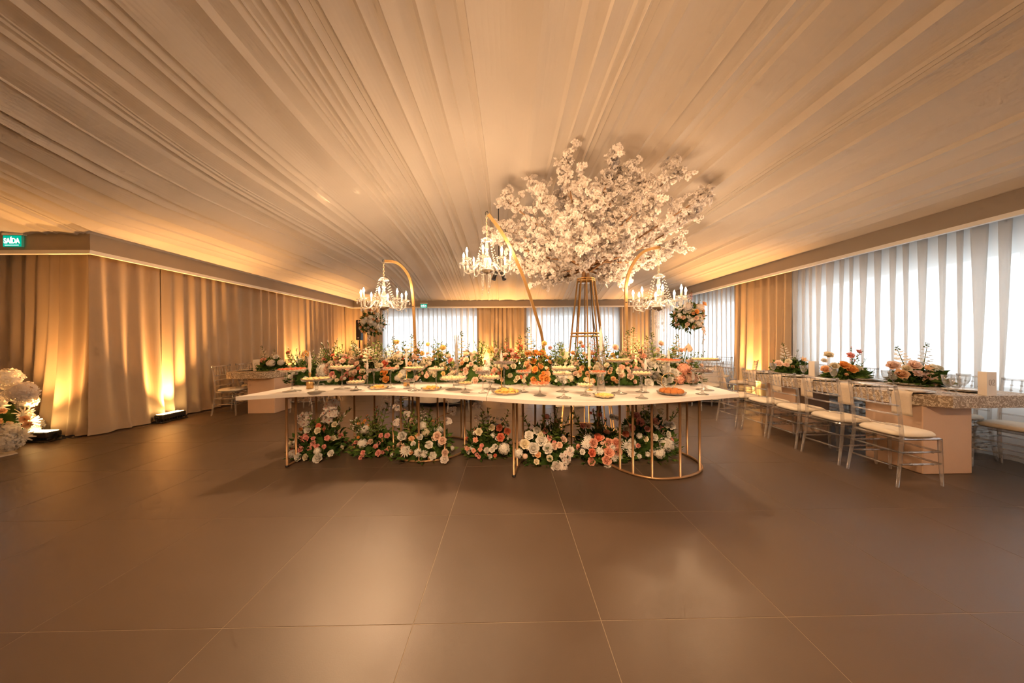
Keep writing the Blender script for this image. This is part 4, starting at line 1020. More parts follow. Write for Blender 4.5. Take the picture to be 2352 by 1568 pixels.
top_arr('flowers with red snapdragons and a big pink rose beside the white hydrangea', 785, .27, .38, [('rose', 'pink', .7), ('rose', 'blush', .8), ('carnation', 'coral', .6), ('carnation', 'pink', .6), ('leafy', 'white', .9), ('carnation', 'white', .6)], 26, 102,
        [H('rose', 'pink', 797, 826, 9), H('rose', 'blush', 768, 834, 8), S('snap', 'red', 753, 800), S('snap', 'red', 775, 812), S('budstem', 'white', 761, 780), S('leafy', 'white', 785, 790), H('carnation', 'pink', 797, 858, 7), H('carnation', 'pink', 788, 868, 7), H('carnation', 'coral', 808, 868, 7), S('plume', 'cream', 738, 800), H('rose', 'salmon', 745, 826, 5)])
top_arr('blush and coral carnation flowers above the first turnover plate', 850, .28, .40, [('carnation', 'blush', .8), ('carnation', 'coral', .6), ('rose', 'blush', .8), ('rose', 'cream', .8), ('snap', 'cream', 1), ('leafy', 'white', 1)], 28, 103,
        [S('snap', 'cream', 865, 778, -.05), H('rose', 'cream', 815, 800, 8, .05), H('rose', 'yellow', 845, 820, 8), H('rose', 'orange', 884, 856, 10), H('rose', 'orange', 888, 872, 9), H('carnation', 'coral', 832, 855, 7), H('carnation', 'pink', 826, 868, 6), H('rose', 'salmon', 843, 808, 6)])
top_arr('flowers with a white lily and yellow snapdragons under the left arch', 925, .27, .42, [('carnation', 'peach', .8), ('rose', 'blush', .8), ('hydrangea', 'white', .9), ('snap', 'cream', 1.1), ('carnation', 'rust', .6), ('leafy', 'white', 1)], 26, 104,
        [H('lily', 'cream', 916, 832, 11), S('snap', 'cream', 903, 771, -.05), S('snap', 'cream', 946, 766, .03), S('snap', 'coral', 963, 782, .06), H('rose', 'yellow', 912, 787, 7, .1), H('rose', 'coral', 885, 836, 9), H('hydrangea', 'white', 926, 858, 11), H('carnation', 'coral', 925, 822, 5), H('hydrangea', 'cream', 975, 832, 10), H('carnation', 'yellow', 958, 808, 8), H('carnation', 'yellow', 970, 812, 7)])
top_arr('yellow rose and cream blossom flowers right of the left arch', 1005, .28, .40, [('rose', 'yellow', .8), ('rose', 'cream', .8), ('carnation', 'blush', .7), ('hydrangea', 'cream', .9), ('carnation', 'white', .6), ('leafy', 'white', 1)], 26, 105,
        [H('button', 'yellow', 983, 791, 6, .1), H('rose', 'yellow', 1018, 800, 8), H('rose', 'yellow', 1012, 818, 8), H('hydrangea', 'cream', 992, 852, 11), H('rose', 'yellow', 1022, 846, 7), S('snap', 'cream', 1026, 788, .03), H('rose', 'pink', 1036, 830, 8), S('budstem', 'white', 1004, 780), H('carnation', 'blush', 976, 828, 8)])
top_arr('peach and cream flowers behind the table seam', 1080, .28, .38, [('rose', 'peach', .8), ('rose', 'cream', .9), ('carnation', 'blush', .7), ('hydrangea', 'cream', .8), ('leafy', 'white', 1)], 26, 106,
        [S('snap', 'cream', 1060, 760, .0), H('rose', 'blush', 1073, 812, 8), H('rose', 'cream', 1088, 824, 9), H('hydrangea', 'white', 1128, 835, 14), H('hydrangea', 'cream', 1140, 852, 14), H('hydrangea', 'white', 1118, 850, 12), H('rose', 'peach', 1075, 850, 9), H('rose', 'blush', 1092, 875, 9), H('carnation', 'pink', 1062, 848, 5), S('budstem', 'cream', 1106, 785)])
top_arr('coral and dusty pink flowers with an orange anthurium in the middle', 1170, .27, .40, [('carnation', 'pink', .7), ('carnation', 'salmon', .7), ('carnation', 'coral', .6), ('leafy', 'white', 1), ('rose', 'blush', .7)], 24, 107,
        [S('anthurium', 'orange', 1129, 795, -.02), S('snap', 'coral', 1163, 775), S('snap', 'red', 1195, 768, .04), S('snap', 'cream', 1213, 750, .01), H('carnation', 'salmon', 1175, 805, 7), H('carnation', 'salmon', 1170, 818, 7), H('carnation', 'coral', 1195, 798, 8), H('carnation', 'salmon', 1186, 820, 7), H('rose', 'blush', 1140, 805, 6), S('sprig', 'white', 1165, 840)])
top_arr('cluster of big orange roses in the middle of the dessert table', 1238, .25, .40, [('rose', 'orange', .9), ('rose', 'peach', .9), ('leafy', 'white', 1), ('carnation', 'cream', .6)], 16, 108,
        [H('rose', 'orange', 1213, 813, 9), H('rose', 'orange', 1230, 812, 9), H('rose', 'orange', 1245, 812, 9), H('rose', 'orange', 1225, 830, 9), H('rose', 'peach', 1240, 842, 10), H('rose', 'orange', 1232, 852, 9), H('rose', 'peach', 1255, 860, 10), H('rose', 'orange', 1245, 868, 9), H('rose', 'orange', 1226, 874, 9), H('rose', 'peach', 1213, 845, 9), H('rose', 'yellow', 1242, 825, 7), H('rose', 'yellow', 1250, 790, 7, .1), S('sprig', 'white', 1285, 780), S('sprig', 'white', 1262, 790), H('rose', 'pink', 1263, 800, 5, .08)])
top_arr('open cream lilies above a white hydrangea', 1295, .22, .36, [('carnation', 'white', .6), ('leafy', 'white', 1), ('rose', 'cream', .7)], 12, 109,
        [H('lily', 'cream', 1282, 833, 14), H('lily', 'cream', 1305, 830, 15), H('lily', 'cream', 1293, 816, 13), H('hydrangea', 'white', 1293, 862, 18), H('hydrangea', 'cream', 1308, 868, 12), H('rose', 'cream', 1290, 808, 7), H('rose', 'peach', 1315, 811, 6, .05)])
top_arr('peach spray roses around the thin gold candlestick', 1350, .25, .36, [('carnation', 'peach', .7), ('rose', 'peach', .7), ('rose', 'blush', .7), ('leafy', 'white', 1)], 24, 110,
        [S('snap', 'salmon', 1362, 766), S('snap', 'coral', 1370, 790, .03), H('rose', 'blush', 1333, 788, 6, .1), H('rose', 'pink', 1338, 796, 5, .1), H('button', 'blush', 1342, 815, 6, .05), H('carnation', 'peach', 1338, 845, 8), H('carnation', 'peach', 1350, 858, 8), H('carnation', 'peach', 1330, 860, 8), H('carnation', 'yellow', 1345, 872, 7), H('carnation', 'peach', 1362, 875, 7), H('carnation', 'peach', 1400, 855, 6), H('carnation', 'peach', 1408, 870, 7), H('carnation', 'peach', 1416, 876, 6)])
top_arr('dusty pink and yellow flowers under the right arch', 1428, .29, .38, [('carnation', 'salmon', .7), ('rose', 'blush', .8), ('hydrangea', 'cream', .7), ('leafy', 'white', 1.1)], 20, 111,
        [S('snap', 'cream', 1441, 757), S('snap', 'cream', 1454, 750, .02), S('snap', 'cream', 1391, 770, -.04), H('rose', 'blush', 1412, 799, 8), H('rose', 'yellow', 1407, 817, 7), H('hydrangea', 'cream', 1430, 815, 9), H('carnation', 'salmon', 1446, 818, 9), H('carnation', 'salmon', 1440, 803, 7), H('rose', 'pink', 1440, 840, 8), H('hydrangea', 'cream', 1428, 860, 9), H('carnation', 'salmon', 1470, 808, 8), H('carnation', 'salmon', 1478, 818, 8), S('sprig', 'white', 1425, 850)], nleaf=320)
top_arr('large white roses and white snapdragons left of the peach hydrangea', 1512, .27, .34, [('rose', 'white', 1.0), ('hydrangea', 'white', .8), ('leafy', 'white', 1), ('rose', 'cream', .9)], 12, 112,
        [S('snap', 'white', 1485, 770), S('snap', 'white', 1498, 762), S('snap', 'cream', 1556, 766, .08), H('rose', 'blush', 1517, 790, 7, .1), H('rose', 'blush', 1510, 804, 6, .1), H('rose', 'white', 1492, 838, 14), H('rose', 'white', 1520, 848, 17), H('rose', 'white', 1500, 866, 14), H('rose', 'white', 1518, 877, 13), H('rose', 'white', 1545, 860, 14), H('rose', 'white', 1488, 880, 11), S('budstem', 'rust', 1470, 785), H('rose', 'peach', 1546, 806, 6, .1)])
top_arr('fluffy peach hydrangea with a coral anthurium at the right table end', 1575, .20, .30, [('leafy', 'white', .9), ('rose', 'blush', .7)], 8, 113,
        [H('hydrangea', 'salmon', 1572, 850, 18), H('hydrangea', 'blush', 1585, 866, 16), H('hydrangea', 'salmon', 1560, 870, 13), H('hydrangea', 'blush', 1596, 872, 9), S('anthurium', 'salmon', 1580, 790, .10), H('rose', 'salmon', 1562, 805, 6, .1), H('rose', 'peach', 1571, 803, 4, .1), S('sprig', 'white', 1560, 850)], nleaf=120)

# ================================================================== FLOOR FLOWERS UNDER THE TABLE
def Fh(kind, col, px_, py_, spx, base, rr_, dr=(0, -1, .5)):
    """bloom on the front of a floor bouquet"""
    Y = base.y-.05
    q = gy(px_, py_, Y); k = max(0, min(1, q.z/.5)); Y = base.y-rr_*(1-k*.8); q = gy(px_, py_, Y); return (kind, col, q, spx/FPX*Y, dr)
FA = [
 ('floor bouquet of white orchids and pink roses under the left table tip', (735, 1052), .30, .36, [('carnation', 'pink', .8), ('rose', 'white', .9), ('rose', 'cream', .8), ('hydrangea', 'white', .8), ('leafy', 'white', 1), ('carnation', 'rust', .7)], 22,
  [('spray', 'snow', 702, 958, 17), ('spray', 'snow', 760, 925, 16), ('spray', 'snow', 752, 958, 15), ('spray', 'snow', 765, 945, 12), ('tulip', 'orange', 694, 986, 7), ('rose', 'white', 709, 987, 9), ('rose', 'cream', 732, 989, 8), ('rose', 'pink', 705, 1008, 8), ('carnation', 'pink', 720, 1018, 7), ('carnation', 'pink', 728, 1024, 7), ('rose', 'cream', 770, 975, 7), ('carnation', 'coral', 732, 978, 7), ('rose', 'white', 733, 1052, 12), ('hydrangea', 'white', 672, 1042, 10), ('rose', 'blush', 675, 1040, 7), ('carnation', 'pink', 690, 1032, 8), ('carnation', 'pink', 711, 1030, 6), ('rose', 'white', 762, 1041, 8), ('budstem', 'white', 790, 930, 0)]),
 ('low floor bouquet of small orange and pink flowers, second from the left', (860, 1048), .24, .28, [('carnation', 'pink', .6), ('carnation', 'peach', .6), ('hydrangea', 'white', .7), ('carnation', 'white', .6), ('budstem', 'white', .9), ('leafy', 'white', 1)], 22,
  [('hydrangea', 'white', 832, 1018, 11), ('hydrangea', 'white', 838, 985, 12), ('carnation', 'orange', 834, 973, 5), ('carnation', 'orange', 824, 972, 4), ('carnation', 'orange', 838, 966, 4), ('carnation', 'orange', 823, 1004, 4), ('carnation', 'orange', 845, 977, 4), ('carnation', 'pink', 869, 1040, 8), ('carnation', 'pink', 833, 1045, 6), ('carnation', 'pink', 828, 1052, 5), ('rose', 'blush', 852, 1015, 7), ('carnation', 'pink', 875, 1000, 6), ('carnation', 'pink', 890, 1000, 7), ('plume', 'peach', 808, 1015, 0), ('budstem', 'rust', 864, 935, 0), ('leafy', 'white', 893, 925, 0)]),
 ('large white and blush floor bouquet under the left table, third from the left', (972, 1058), .33, .40, [('mum', 'white', 1.0), ('rose', 'white', .9), ('carnation', 'peach', .7), ('hydrangea', 'white', .8), ('rose', 'blush', .9), ('leafy', 'white', 1)], 24,
  [('spray', 'snow', 915, 935, 11), ('spray', 'snow', 933, 955, 10), ('spray', 'snow', 908, 970, 9), ('spray', 'snow', 1027, 965, 10), ('spray', 'snow', 1040, 945, 10), ('rose', 'white', 925, 1002, 11), ('mum', 'white', 932, 1035, 13), ('mum', 'white', 960, 1040, 10), ('mum', 'white', 975, 1043, 9), ('rose', 'blush', 1005, 1002, 11), ('rose', 'blush', 1017, 1012, 10), ('rose', 'blush', 1023, 1040, 9), ('rose', 'snow', 1022, 1055, 10), ('carnation', 'peach', 945, 1008, 8), ('carnation', 'peach', 960, 1000, 7), ('hydrangea', 'white', 970, 978, 11), ('hydrangea', 'cream', 978, 992, 10), ('snap', 'white', 970, 930, 0), ('leafy', 'white', 920, 915, 0)]),
 ('floor bouquet with dark coral roses and small white roses at the table seam', (1122, 1052), .27, .33, [('rose', 'white', .6), ('carnation', 'coral', .6), ('carnation', 'pink', .6), ('hydrangea', 'white', .7), ('leafy', 'white', 1)], 20,
  [('rose', 'cream', 1100, 992, 9), ('rose', 'cream', 1130, 982, 8), ('carnation', 'rust', 1147, 982, 9), ('rose', 'coral', 1150, 1005, 10), ('carnation', 'rust', 1165, 990, 9), ('rose', 'white', 1118, 1034, 7), ('rose', 'white', 1130, 1033, 7), ('rose', 'white', 1137, 1026, 7), ('hydrangea', 'white', 1158, 1030, 14), ('carnation', 'salmon', 1092, 1010, 7), ('carnation', 'salmon', 1088, 1035, 6), ('carnation', 'salmon', 1103, 1032, 6), ('carnation', 'salmon', 1073, 1030, 6), ('spray', 'snow', 1095, 928, 9), ('spray', 'snow', 1095, 962, 8), ('spray', 'snow', 1118, 960, 10), ('carnation', 'white', 1143, 960, 4), ('carnation', 'white', 1152, 964, 4), ('rose', 'white', 1166, 978, 5)]),
 ('floor bouquet of large open white roses, fifth from the left', (1252, 1068), .29, .38, [('rose', 'white', 1.1), ('rose', 'blush', .8), ('carnation', 'cream', .7), ('leafy', 'white', 1)], 14,
  [('rose', 'white', 1225, 1030, 14), ('rose', 'white', 1243, 1012, 14), ('rose', 'white', 1258, 1030, 13), ('rose', 'cream', 1205, 1020, 12), ('rose', 'white', 1215, 1000, 11), ('rose', 'white', 1233, 990, 10), ('hydrangea', 'white', 1190, 1040, 12), ('rose', 'snow', 1278, 1072, 14), ('spray', 'snow', 1302, 1050, 14), ('spray', 'snow', 1308, 1035, 11), ('spray', 'snow', 1295, 1068, 11), ('rose', 'blush', 1272, 1026, 9), ('rose', 'blush', 1285, 1022, 8), ('rose', 'peach', 1235, 1044, 8), ('button', 'blush', 1206, 1048, 8), ('rose', 'cream', 1232, 1060, 7), ('carnation', 'cream', 1262, 1052, 9), ('carnation', 'pink', 1262, 1005, 8), ('carnation', 'pink', 1273, 1016, 6), ('rose', 'pink', 1252, 990, 7), ('button', 'pink', 1256, 957, 8), ('rose', 'blush', 1282, 968, 8), ('sprig', 'white', 1275, 955, 0)]),
 ('floor bouquet with a cluster of large salmon orange roses under the right table', (1378, 1064), .28, .34, [('mum', 'white', .9), ('rose', 'salmon', .9), ('leafy', 'white', 1.1), ('carnation', 'blush', .7)], 14,
  [('rose', 'coral', 1373, 1005, 10), ('rose', 'salmon', 1362, 1018, 11), ('rose', 'salmon', 1396, 1017, 11), ('rose', 'salmon', 1413, 1018, 12), ('rose', 'salmon', 1397, 1038, 13), ('rose', 'coral', 1359, 1040, 10), ('rose', 'salmon', 1417, 1037, 11), ('rose', 'salmon', 1392, 1057, 12), ('mum', 'white', 1350, 1005, 10), ('mum', 'white', 1345, 1020, 12), ('mum', 'white', 1378, 1035, 10), ('mum', 'white', 1412, 1050, 11), ('mum', 'white', 1395, 1072, 10), ('rose', 'white', 1337, 1038, 7), ('rose', 'pink', 1338, 978, 7), ('rose', 'blush', 1350, 978, 7), ('carnation', 'coral', 1357, 948, 4), ('carnation', 'coral', 1378, 952, 5), ('tulip', 'blush', 1368, 955, 6), ('leafy', 'white', 1322, 955, 0), ('budstem', 'rust', 1372, 940, 0)]),
 ('tall floor bouquet of white and pink roses inside the right gold ring', (1487, 1056), .32, .46, [('rose', 'pink', .8), ('rose', 'white', .9), ('mum', 'white', .9), ('hydrangea', 'white', .8), ('leafy', 'white', 1.2)], 22,
  [('rose', 'pink', 1461, 955, 9), ('rose', 'pink', 1468, 970, 11), ('rose', 'pink', 1450, 982, 9), ('rose', 'pink', 1485, 985, 8), ('rose', 'salmon', 1505, 968, 9), ('rose', 'cream', 1437, 985, 9), ('mum', 'white', 1440, 1025, 13), ('mum', 'white', 1450, 1040, 10), ('hydrangea', 'white', 1530, 1020, 17), ('hydrangea', 'white', 1515, 1040, 13), ('rose', 'white', 1502, 1005, 9), ('rose', 'cream', 1482, 1008, 7), ('rose', 'white', 1540, 978, 10), ('rose', 'white', 1528, 975, 9), ('sprig', 'white', 1490, 1020, 0), ('carnation', 'rust', 1437, 996, 9), ('rose', 'white', 1405, 958, 8), ('rose', 'white', 1415, 960, 7), ('leafy', 'white', 1445, 930, 0), ('leafy', 'white', 1490, 925, 0), ('hydrangea', 'cream', 1518, 945, 8)])]
for k, (lb_, (bx_, by_), rx, rz, pal, n, hs) in enumerate(FA):
    b = gz(bx_, by_, 0); b.y += rx*.55; b.x *= b.y/(b.y-rx*.55)
    heroes = []
    for (kind, col, px_, py_, s) in hs:
        if s: heroes.append(Fh(kind, col, px_, py_, s, b, rx*.85))
        else:
            tip = gy(px_, py_, b.y); bb = Vector((b.x+(tip.x-b.x)*.3, b.y, .12)); d = tip-bb; heroes.append((kind, col, bb, d.length, d))
    at_ = arrangement(lb_, b, rx, rx*.85, rz, pal, int(n*1.5), 200+k, heroes, 'flower bouquets on the floor under the dessert table', 420, lsize=.075, name='floor_bouquet', smin=.03, smax=.055)
    for (kind, col, pos, sz_, dr) in heroes:
        if kind != 'spray': continue
        e = pos-b; m = MB(); m.tube(bez([(e.x*.15, e.y*.1+.02, .10), (e.x*.35, e.y*.2+.03, e.z*.75), (e.x, e.y+.02, e.z)], 6), .005, 5); m.build('twig', BRANCH, at_)

# tall white pedestal flowers at the left edge
b = gz(-95, 1036, 0)
arrangement('large white flower pillar at the left edge beside the floor light', (b.x, b.y+.15, 0), .42, .36, .95, [('mum', 'white', 1.6), ('hydrangea', 'white', 1.7), ('hydrangea', 'snow', 1.6), ('mum', 'snow', 1.5), ('carnation', 'peach', .7)], 90, 300,
            [('hydrangea', 'snow', gy(50, 900, b.y), .14, (.5, -1, .3)), ('mum', 'snow', gy(62, 906, b.y), .09, (1, -.6, 0)), ('hydrangea', 'white', gy(15, 870, b.y), .14, (.3, -1, .5)), ('hydrangea', 'white', gy(20, 1012, b.y-.1), .14, (.3, -1, .3)), ('mum', 'white', gy(45, 1000, b.y-.05), .11, (.6, -1, .2)), ('carnation', 'peach', gy(58, 962, b.y), .05, (.5, -1, .3)), ('carnation', 'peach', gy(65, 975, b.y), .05, (.5, -1, .3))], None, 260, name='flower_pillar', smin=.05, smax=.085, low=.0)
rug = MB(); c1, c2 = gz(41, 1041.5, 0), gz(-70, 1041.5, 0); c3 = gz(-70, 1066, 0)
rug.prism([(c1.x, c1.y), (c2.x, c2.y+.25), (c2.x-.6, c2.y), (c3.x, c3.y)], 0.0005, .012); tag(rug.build('floor_mat', CLOTH, None, False), 'tip of a cream floor mat at the left edge', 'mat')

# ================================================================== CLEAR CHAIRS
def chair_proto():
    t = thing('clear_chair', 'x', 'chair', group='clear acrylic chairs')
    r = .0135
    for s in (-1, 1):
        m = MB(); m.tube([(s*.200, -.245, 0), (s*.192, -.205, .25), (s*.188, -.185, .44), (s*.186, -.195, .60), (s*.185, -.215, .78), (s*.184, -.240, .915)], [.012, .0145, .0155, .014, .0135, .013], 8)
        m.ball((s*.184, -.241, .918), .0145, 8, 5); m.build('rear_leg', ACR, t)
        m = MB(); m.tube([(s*.186, .190, 0), (s*.184, .182, .22), (s*.182, .176, .432)], [.011, .0145, .016], 8); m.build('front_leg', ACR, t)
    def rail(nm, z, y, bow, rr, w_=.184):
        m = MB(); m.tube([(-w_, y, z), (-w_*.5, y-bow*.75, z), (0, y-bow, z), (w_*.5, y-bow*.75, z), (w_, y, z)], rr, 7); m.build(nm, ACR, t)
    rail('top_rail', .905, -.240, .022, .0115); rail('back_rail', .735, -.210, .022, .009); rail('back_rail', .650, -.200, .022, .009); rail('back_rail', .545, -.190, .018, .009)
    for k in range(6):
        x = -.135+.27*k/5; bow = .022*(1-(x/.184)**2); m = MB()
        z0, z1 = .735, .905; y0, y1 = -.210-bow, -.240-bow
        m.tube([(x, y0, z0), (x, (y0+y1)/2, (z0+z1)/2), (x, y1, z1)], .0058, 6)
        for f in (.36, .66): m.ball((x, y0+(y1-y0)*f, z0+(z1-z0)*f), .0115, 7, 4, sz=.9)
        m.build('spindle', ACR, t)
    m = MB(); m.cbox(-.195, .195, -.195, .195, .415, .440, .012); m.build('seat_frame', ACR, t, False)
    m = MB()
    def pad(u, v):
        a = u*2*PI; e = v
        sq = lambda c: math.copysign(abs(c)**.55, c)
        prof = [(0.0, .441), (.9, .441), (1.0, .452), (1.0, .468), (.93, .484), (.6, .492), (0.0, .494)]
        k = e*6; i = min(5, int(k)); f = k-i; R_ = prof[i][0]*(1-f)+prof[i+1][0]*f; z = prof[i][1]*(1-f)+prof[i+1][1]*f
        return (.200*R_*sq(math.cos(a)), .195*R_*sq(math.sin(a)), z)
    m.grid(pad, 24, 12); m.build('cushion', CUSH, t)
    for s in (-1, 1):
        for z in (.31, .20):
            m = MB(); m.tube([(s*.188, -.20, z), (s*.187, -.08, z), (s*.186, .05, z), (s*.184, .18, z)], [.008, .0105, .009, .008], 6)
            for f in (-.10, 0, .10): m.ball((s*.186, f, z), .0135, 7, 4)
            m.build('stretcher', ACR, t)
    for y, z in ((.181, .31), (.183, .20), (-.20, .31), (-.205, .17)):
        m = MB(); m.tube([(-.186, y, z), (0, y, z), (.186, y, z)], .009, 6); m.build('stretcher', ACR, t)
    return t
chp = chair_proto(); used = [False]
def chair(x, y, rz, label):
    if not used[0]:
        used[0] = True; o = chp; o.location = (x, y, 0); o.rotation_euler = (0, 0, rz); o['label'] = label
    else: o = copy_tree(chp, None, (x, y, 0), rz, label)
    return o
TO_PX, TO_NX = -PI/2, PI/2      # facing +x / facing -x
for k, (Y, lb_) in enumerate(zip((2.875, 3.365, 3.84, 4.295, 4.75), ('nearest clear acrylic chair on the aisle side of the right guest table', 'second nearest clear chair on the aisle side of the right guest table', 'middle clear chair of five on the aisle side of the right guest table', 'fourth clear chair on the aisle side of the right guest table', 'farthest clear chair on the aisle side of the right guest table'))):
    chair(3.765+(.0, 0, .01, 0, -.06)[k], Y, TO_PX+(0, .02, -.02, .03, .02)[k], lb_)
for k, Y in enumerate((2.92, 3.42, 3.95, 4.45, 4.95)):
    chair(5.10+(-.04 if k == 0 else 0.0), Y, TO_NX+(.12, 0, -.03, .02, 0)[k], ('clear chair at the window side of the right guest table, at the photo edge', 'clear chair seen over the numbered card at the window side', 'clear chair at the window side behind the flowers of the right guest table', 'clear chair at the window side opposite the fourth aisle chair', 'last clear chair at the window side of the right guest table')[k])
# left guest table chairs
chair(-5.27, 5.86, TO_PX, 'clear chair lit amber at the wall side of the left guest table, nearest')
chair(-5.33, 6.42, TO_PX, 'clear chair at the wall side of the left guest table, second')
chair(-5.30, 7.0, TO_PX, 'clear chair at the wall side of the left guest table, third')
chair(-4.02, 6.05, TO_NX, 'clear chair at the aisle side of the left guest table, nearest')
chair(-4.02, 6.60, TO_NX, 'clear chair at the aisle side of the left guest table, second')
chair(-4.05, 7.15, TO_NX, 'clear chair at the aisle side of the left guest table, third')

# ================================================================== GUEST TABLES
def guest_table(label, x0, x1, y0, y1, ped, zt=.795, ch=.24, round_=0.0, ch2=.10):
    t = thing('guest_table', label, 'table', ((x0+x1)/2, y0, 0), 0, 'long damask guest tables'); ox, oy = (x0+x1)/2, y0
    hw = (x1-x0)/2; L = y1-y0
    if not round_: pts = [(-hw+ch, 0), (hw-ch2, 0), (hw, ch2), (hw, L-ch), (hw-ch, L), (-hw+ch, L), (-hw, L-ch), (-hw, ch)]
    else:
        pts = []
        for cx, cy_, a0 in ((hw-round_, round_, -PI/2), (hw-round_, L-round_, 0), (-hw+round_, L-round_, PI/2), (-hw+round_, round_, PI)):
            for q in range(6): a = a0+PI/2*q/5; pts.append((cx+round_*math.cos(a), cy_+round_*math.sin(a)))
    m = MB(); m.prism(pts, zt-.115, zt); m.build('tabletop', DAMASK, t, False)
    for (a, b, c, d) in ped:
        m = MB(); m.cbox(a-ox, b-ox, c-oy, d-oy, 0, zt-.116, .006); m.build('pedestal', PEACH, t, False)
    return t
guest_table('right guest table with damask print top on two peach pedestals', 3.985, 5.12, 2.80, 5.30, [(4.10, 4.60, 2.92, 3.40), (4.10, 4.60, 4.24, 4.72)])
guest_table('left guest table with damask print top and rounded corners', -5.36, -4.44, 5.66, 7.60, [(-4.97, -4.46, 5.80, 6.26), (-4.97, -4.46, 6.95, 7.40)], round_=.22)
GZ = .795
# plates
pp = thing('dinner_plate', 'x', 'plate'); m = MB(); m.lathe([(.09, 0), (.10, .004), (.155, .016), (.157, .019), (.10, .010), (.001, .008)], 28); m.build('charger', PORC, pp)
m = MB(); m.lathe([(.06, .010), (.07, .012), (.115, .024), (.116, .027), (.07, .017), (.001, .015)], 24); m.build('side_dish', PORC, pp)
first = [True]
def plate(x, y, z, label, group):
    if first[0]: first[0] = False; o = pp; o.location = (x, y, z)
    else: o = copy_tree(pp, None, (x, y, z))
    o['label'] = label; o['group'] = group
for k, Y in enumerate((3.06, 3.50, 3.93, 4.36, 4.80)): plate(4.17, Y, GZ+.001, ('nearest place plate on the aisle side of the right guest table', 'second place plate on the aisle side of the right guest table', 'middle place plate on the aisle side of the right guest table', 'fourth place plate on the aisle side of the right guest table', 'last place plate on the aisle side of the right guest table')[k], 'place plates')
for k, Y in enumerate((3.04, 3.50, 3.93, 4.36)): plate(4.74, Y, GZ+.001, ('place plate right of the card numbered 02', 'place plate left of the card numbered 02 at the window side', 'third place plate at the window side', 'fourth place plate at the window side')[k], 'place plates')
plate(-5.17, 6.05, GZ+.001, 'place plate left of the card numbered 05', 'place plates'); plate(-4.62, 6.10, GZ+.001, 'place plate behind the hanging napkin of the left guest table', 'place plates')
# napkins hanging over the table edge
def napkin(x, y, ax, label, w_=.15, L=.24, z=GZ):
    """ax = +1/-1: edge faces +x or -x"""
    m = MB(); n = 12
    def fn(u, v):
        s = (u-.5)*w_*(1+.18*max(0, v-.4)); 
        if v < .35: xx = -.14*(1-v/.35); zz = .022+.004*math.sin(u*9)
        else: xx = .010+.012*math.sin(u*7+v*3)*(v-.3); zz = .022-(v-.35)/.65*L
        return (ax*xx, s, zz)
    m.grid(fn, 8, n); o = m.build('napkin', LINEN, None, True, (x, y, z)); tag(o, label, 'napkin', 'linen napkins hanging over the table edge')
    md = o.modifiers.new('thick', 'SOLIDIFY'); md.thickness = .004
for k, Y in enumerate((2.985, 3.49, 3.95, 4.40, 4.85)):
    napkin(3.983, Y, -1, ('nearest beige napkin hanging over the right guest table edge', 'second beige napkin hanging over the right guest table edge', 'third beige napkin hanging over the right guest table edge', 'fourth beige napkin hanging over the right guest table edge', 'fifth beige napkin hanging over the right guest table edge')[k])
napkin(-4.438, 6.12, 1, 'pale napkin hanging over the edge of the left guest table')
# goblets
gp = thing('goblet', 'x', 'glass'); m = MB(); m.lathe([(.036, 0), (.036, .003), (.008, .008), (.006, .05), (.010, .062)], 16); m.build('foot', GLASS, gp)
m = MB(); m.lathe([(.010, .062), (.026, .078), (.038, .11), (.043, .165), (.0415, .165), (.036, .112), (.024, .082), (.004, .070)], 20, wob=.025, wn=10); m.build('bowl', GLASS, gp)
gfirst = [True]
def goblet(x, y, z, label, s=1.0, group='cut glass goblets'):
    if gfirst[0]: gfirst[0] = False; o = gp; o.location = (x, y, z)
    else: o = copy_tree(gp, None, (x, y, z))
    o['label'] = label; o['group'] = group; o.scale = (s, s, s*1.05)
for (px_, py_, s, lb_) in [(2178, 903, 1.05, 'left goblet of the three beside the card numbered 02'), (2196, 908, .95, 'front goblet of the three beside the card numbered 02'), (2213, 900, 1.08, 'right goblet of the three beside the card numbered 02'),
        (2036, 884, 1.0, 'left goblet of the pair left of the peach rose centrepiece'), (2052, 886, .95, 'right goblet of the pair left of the peach rose centrepiece'), (1915, 876, 1.0, 'goblet in front of the orange rose centrepiece'), (1846, 866, 1.0, 'goblet in front of the farthest centrepiece'), (1862, 862, .95, 'goblet beside the blank card'), (1776, 859, 1.0, 'goblet left of the farthest centrepiece'), (660, 842, 1.0, 'goblet at the far end of the left guest table')]:
    q = gz(px_, py_, GZ); goblet(q.x, q.y, GZ+.001, lb_, s)
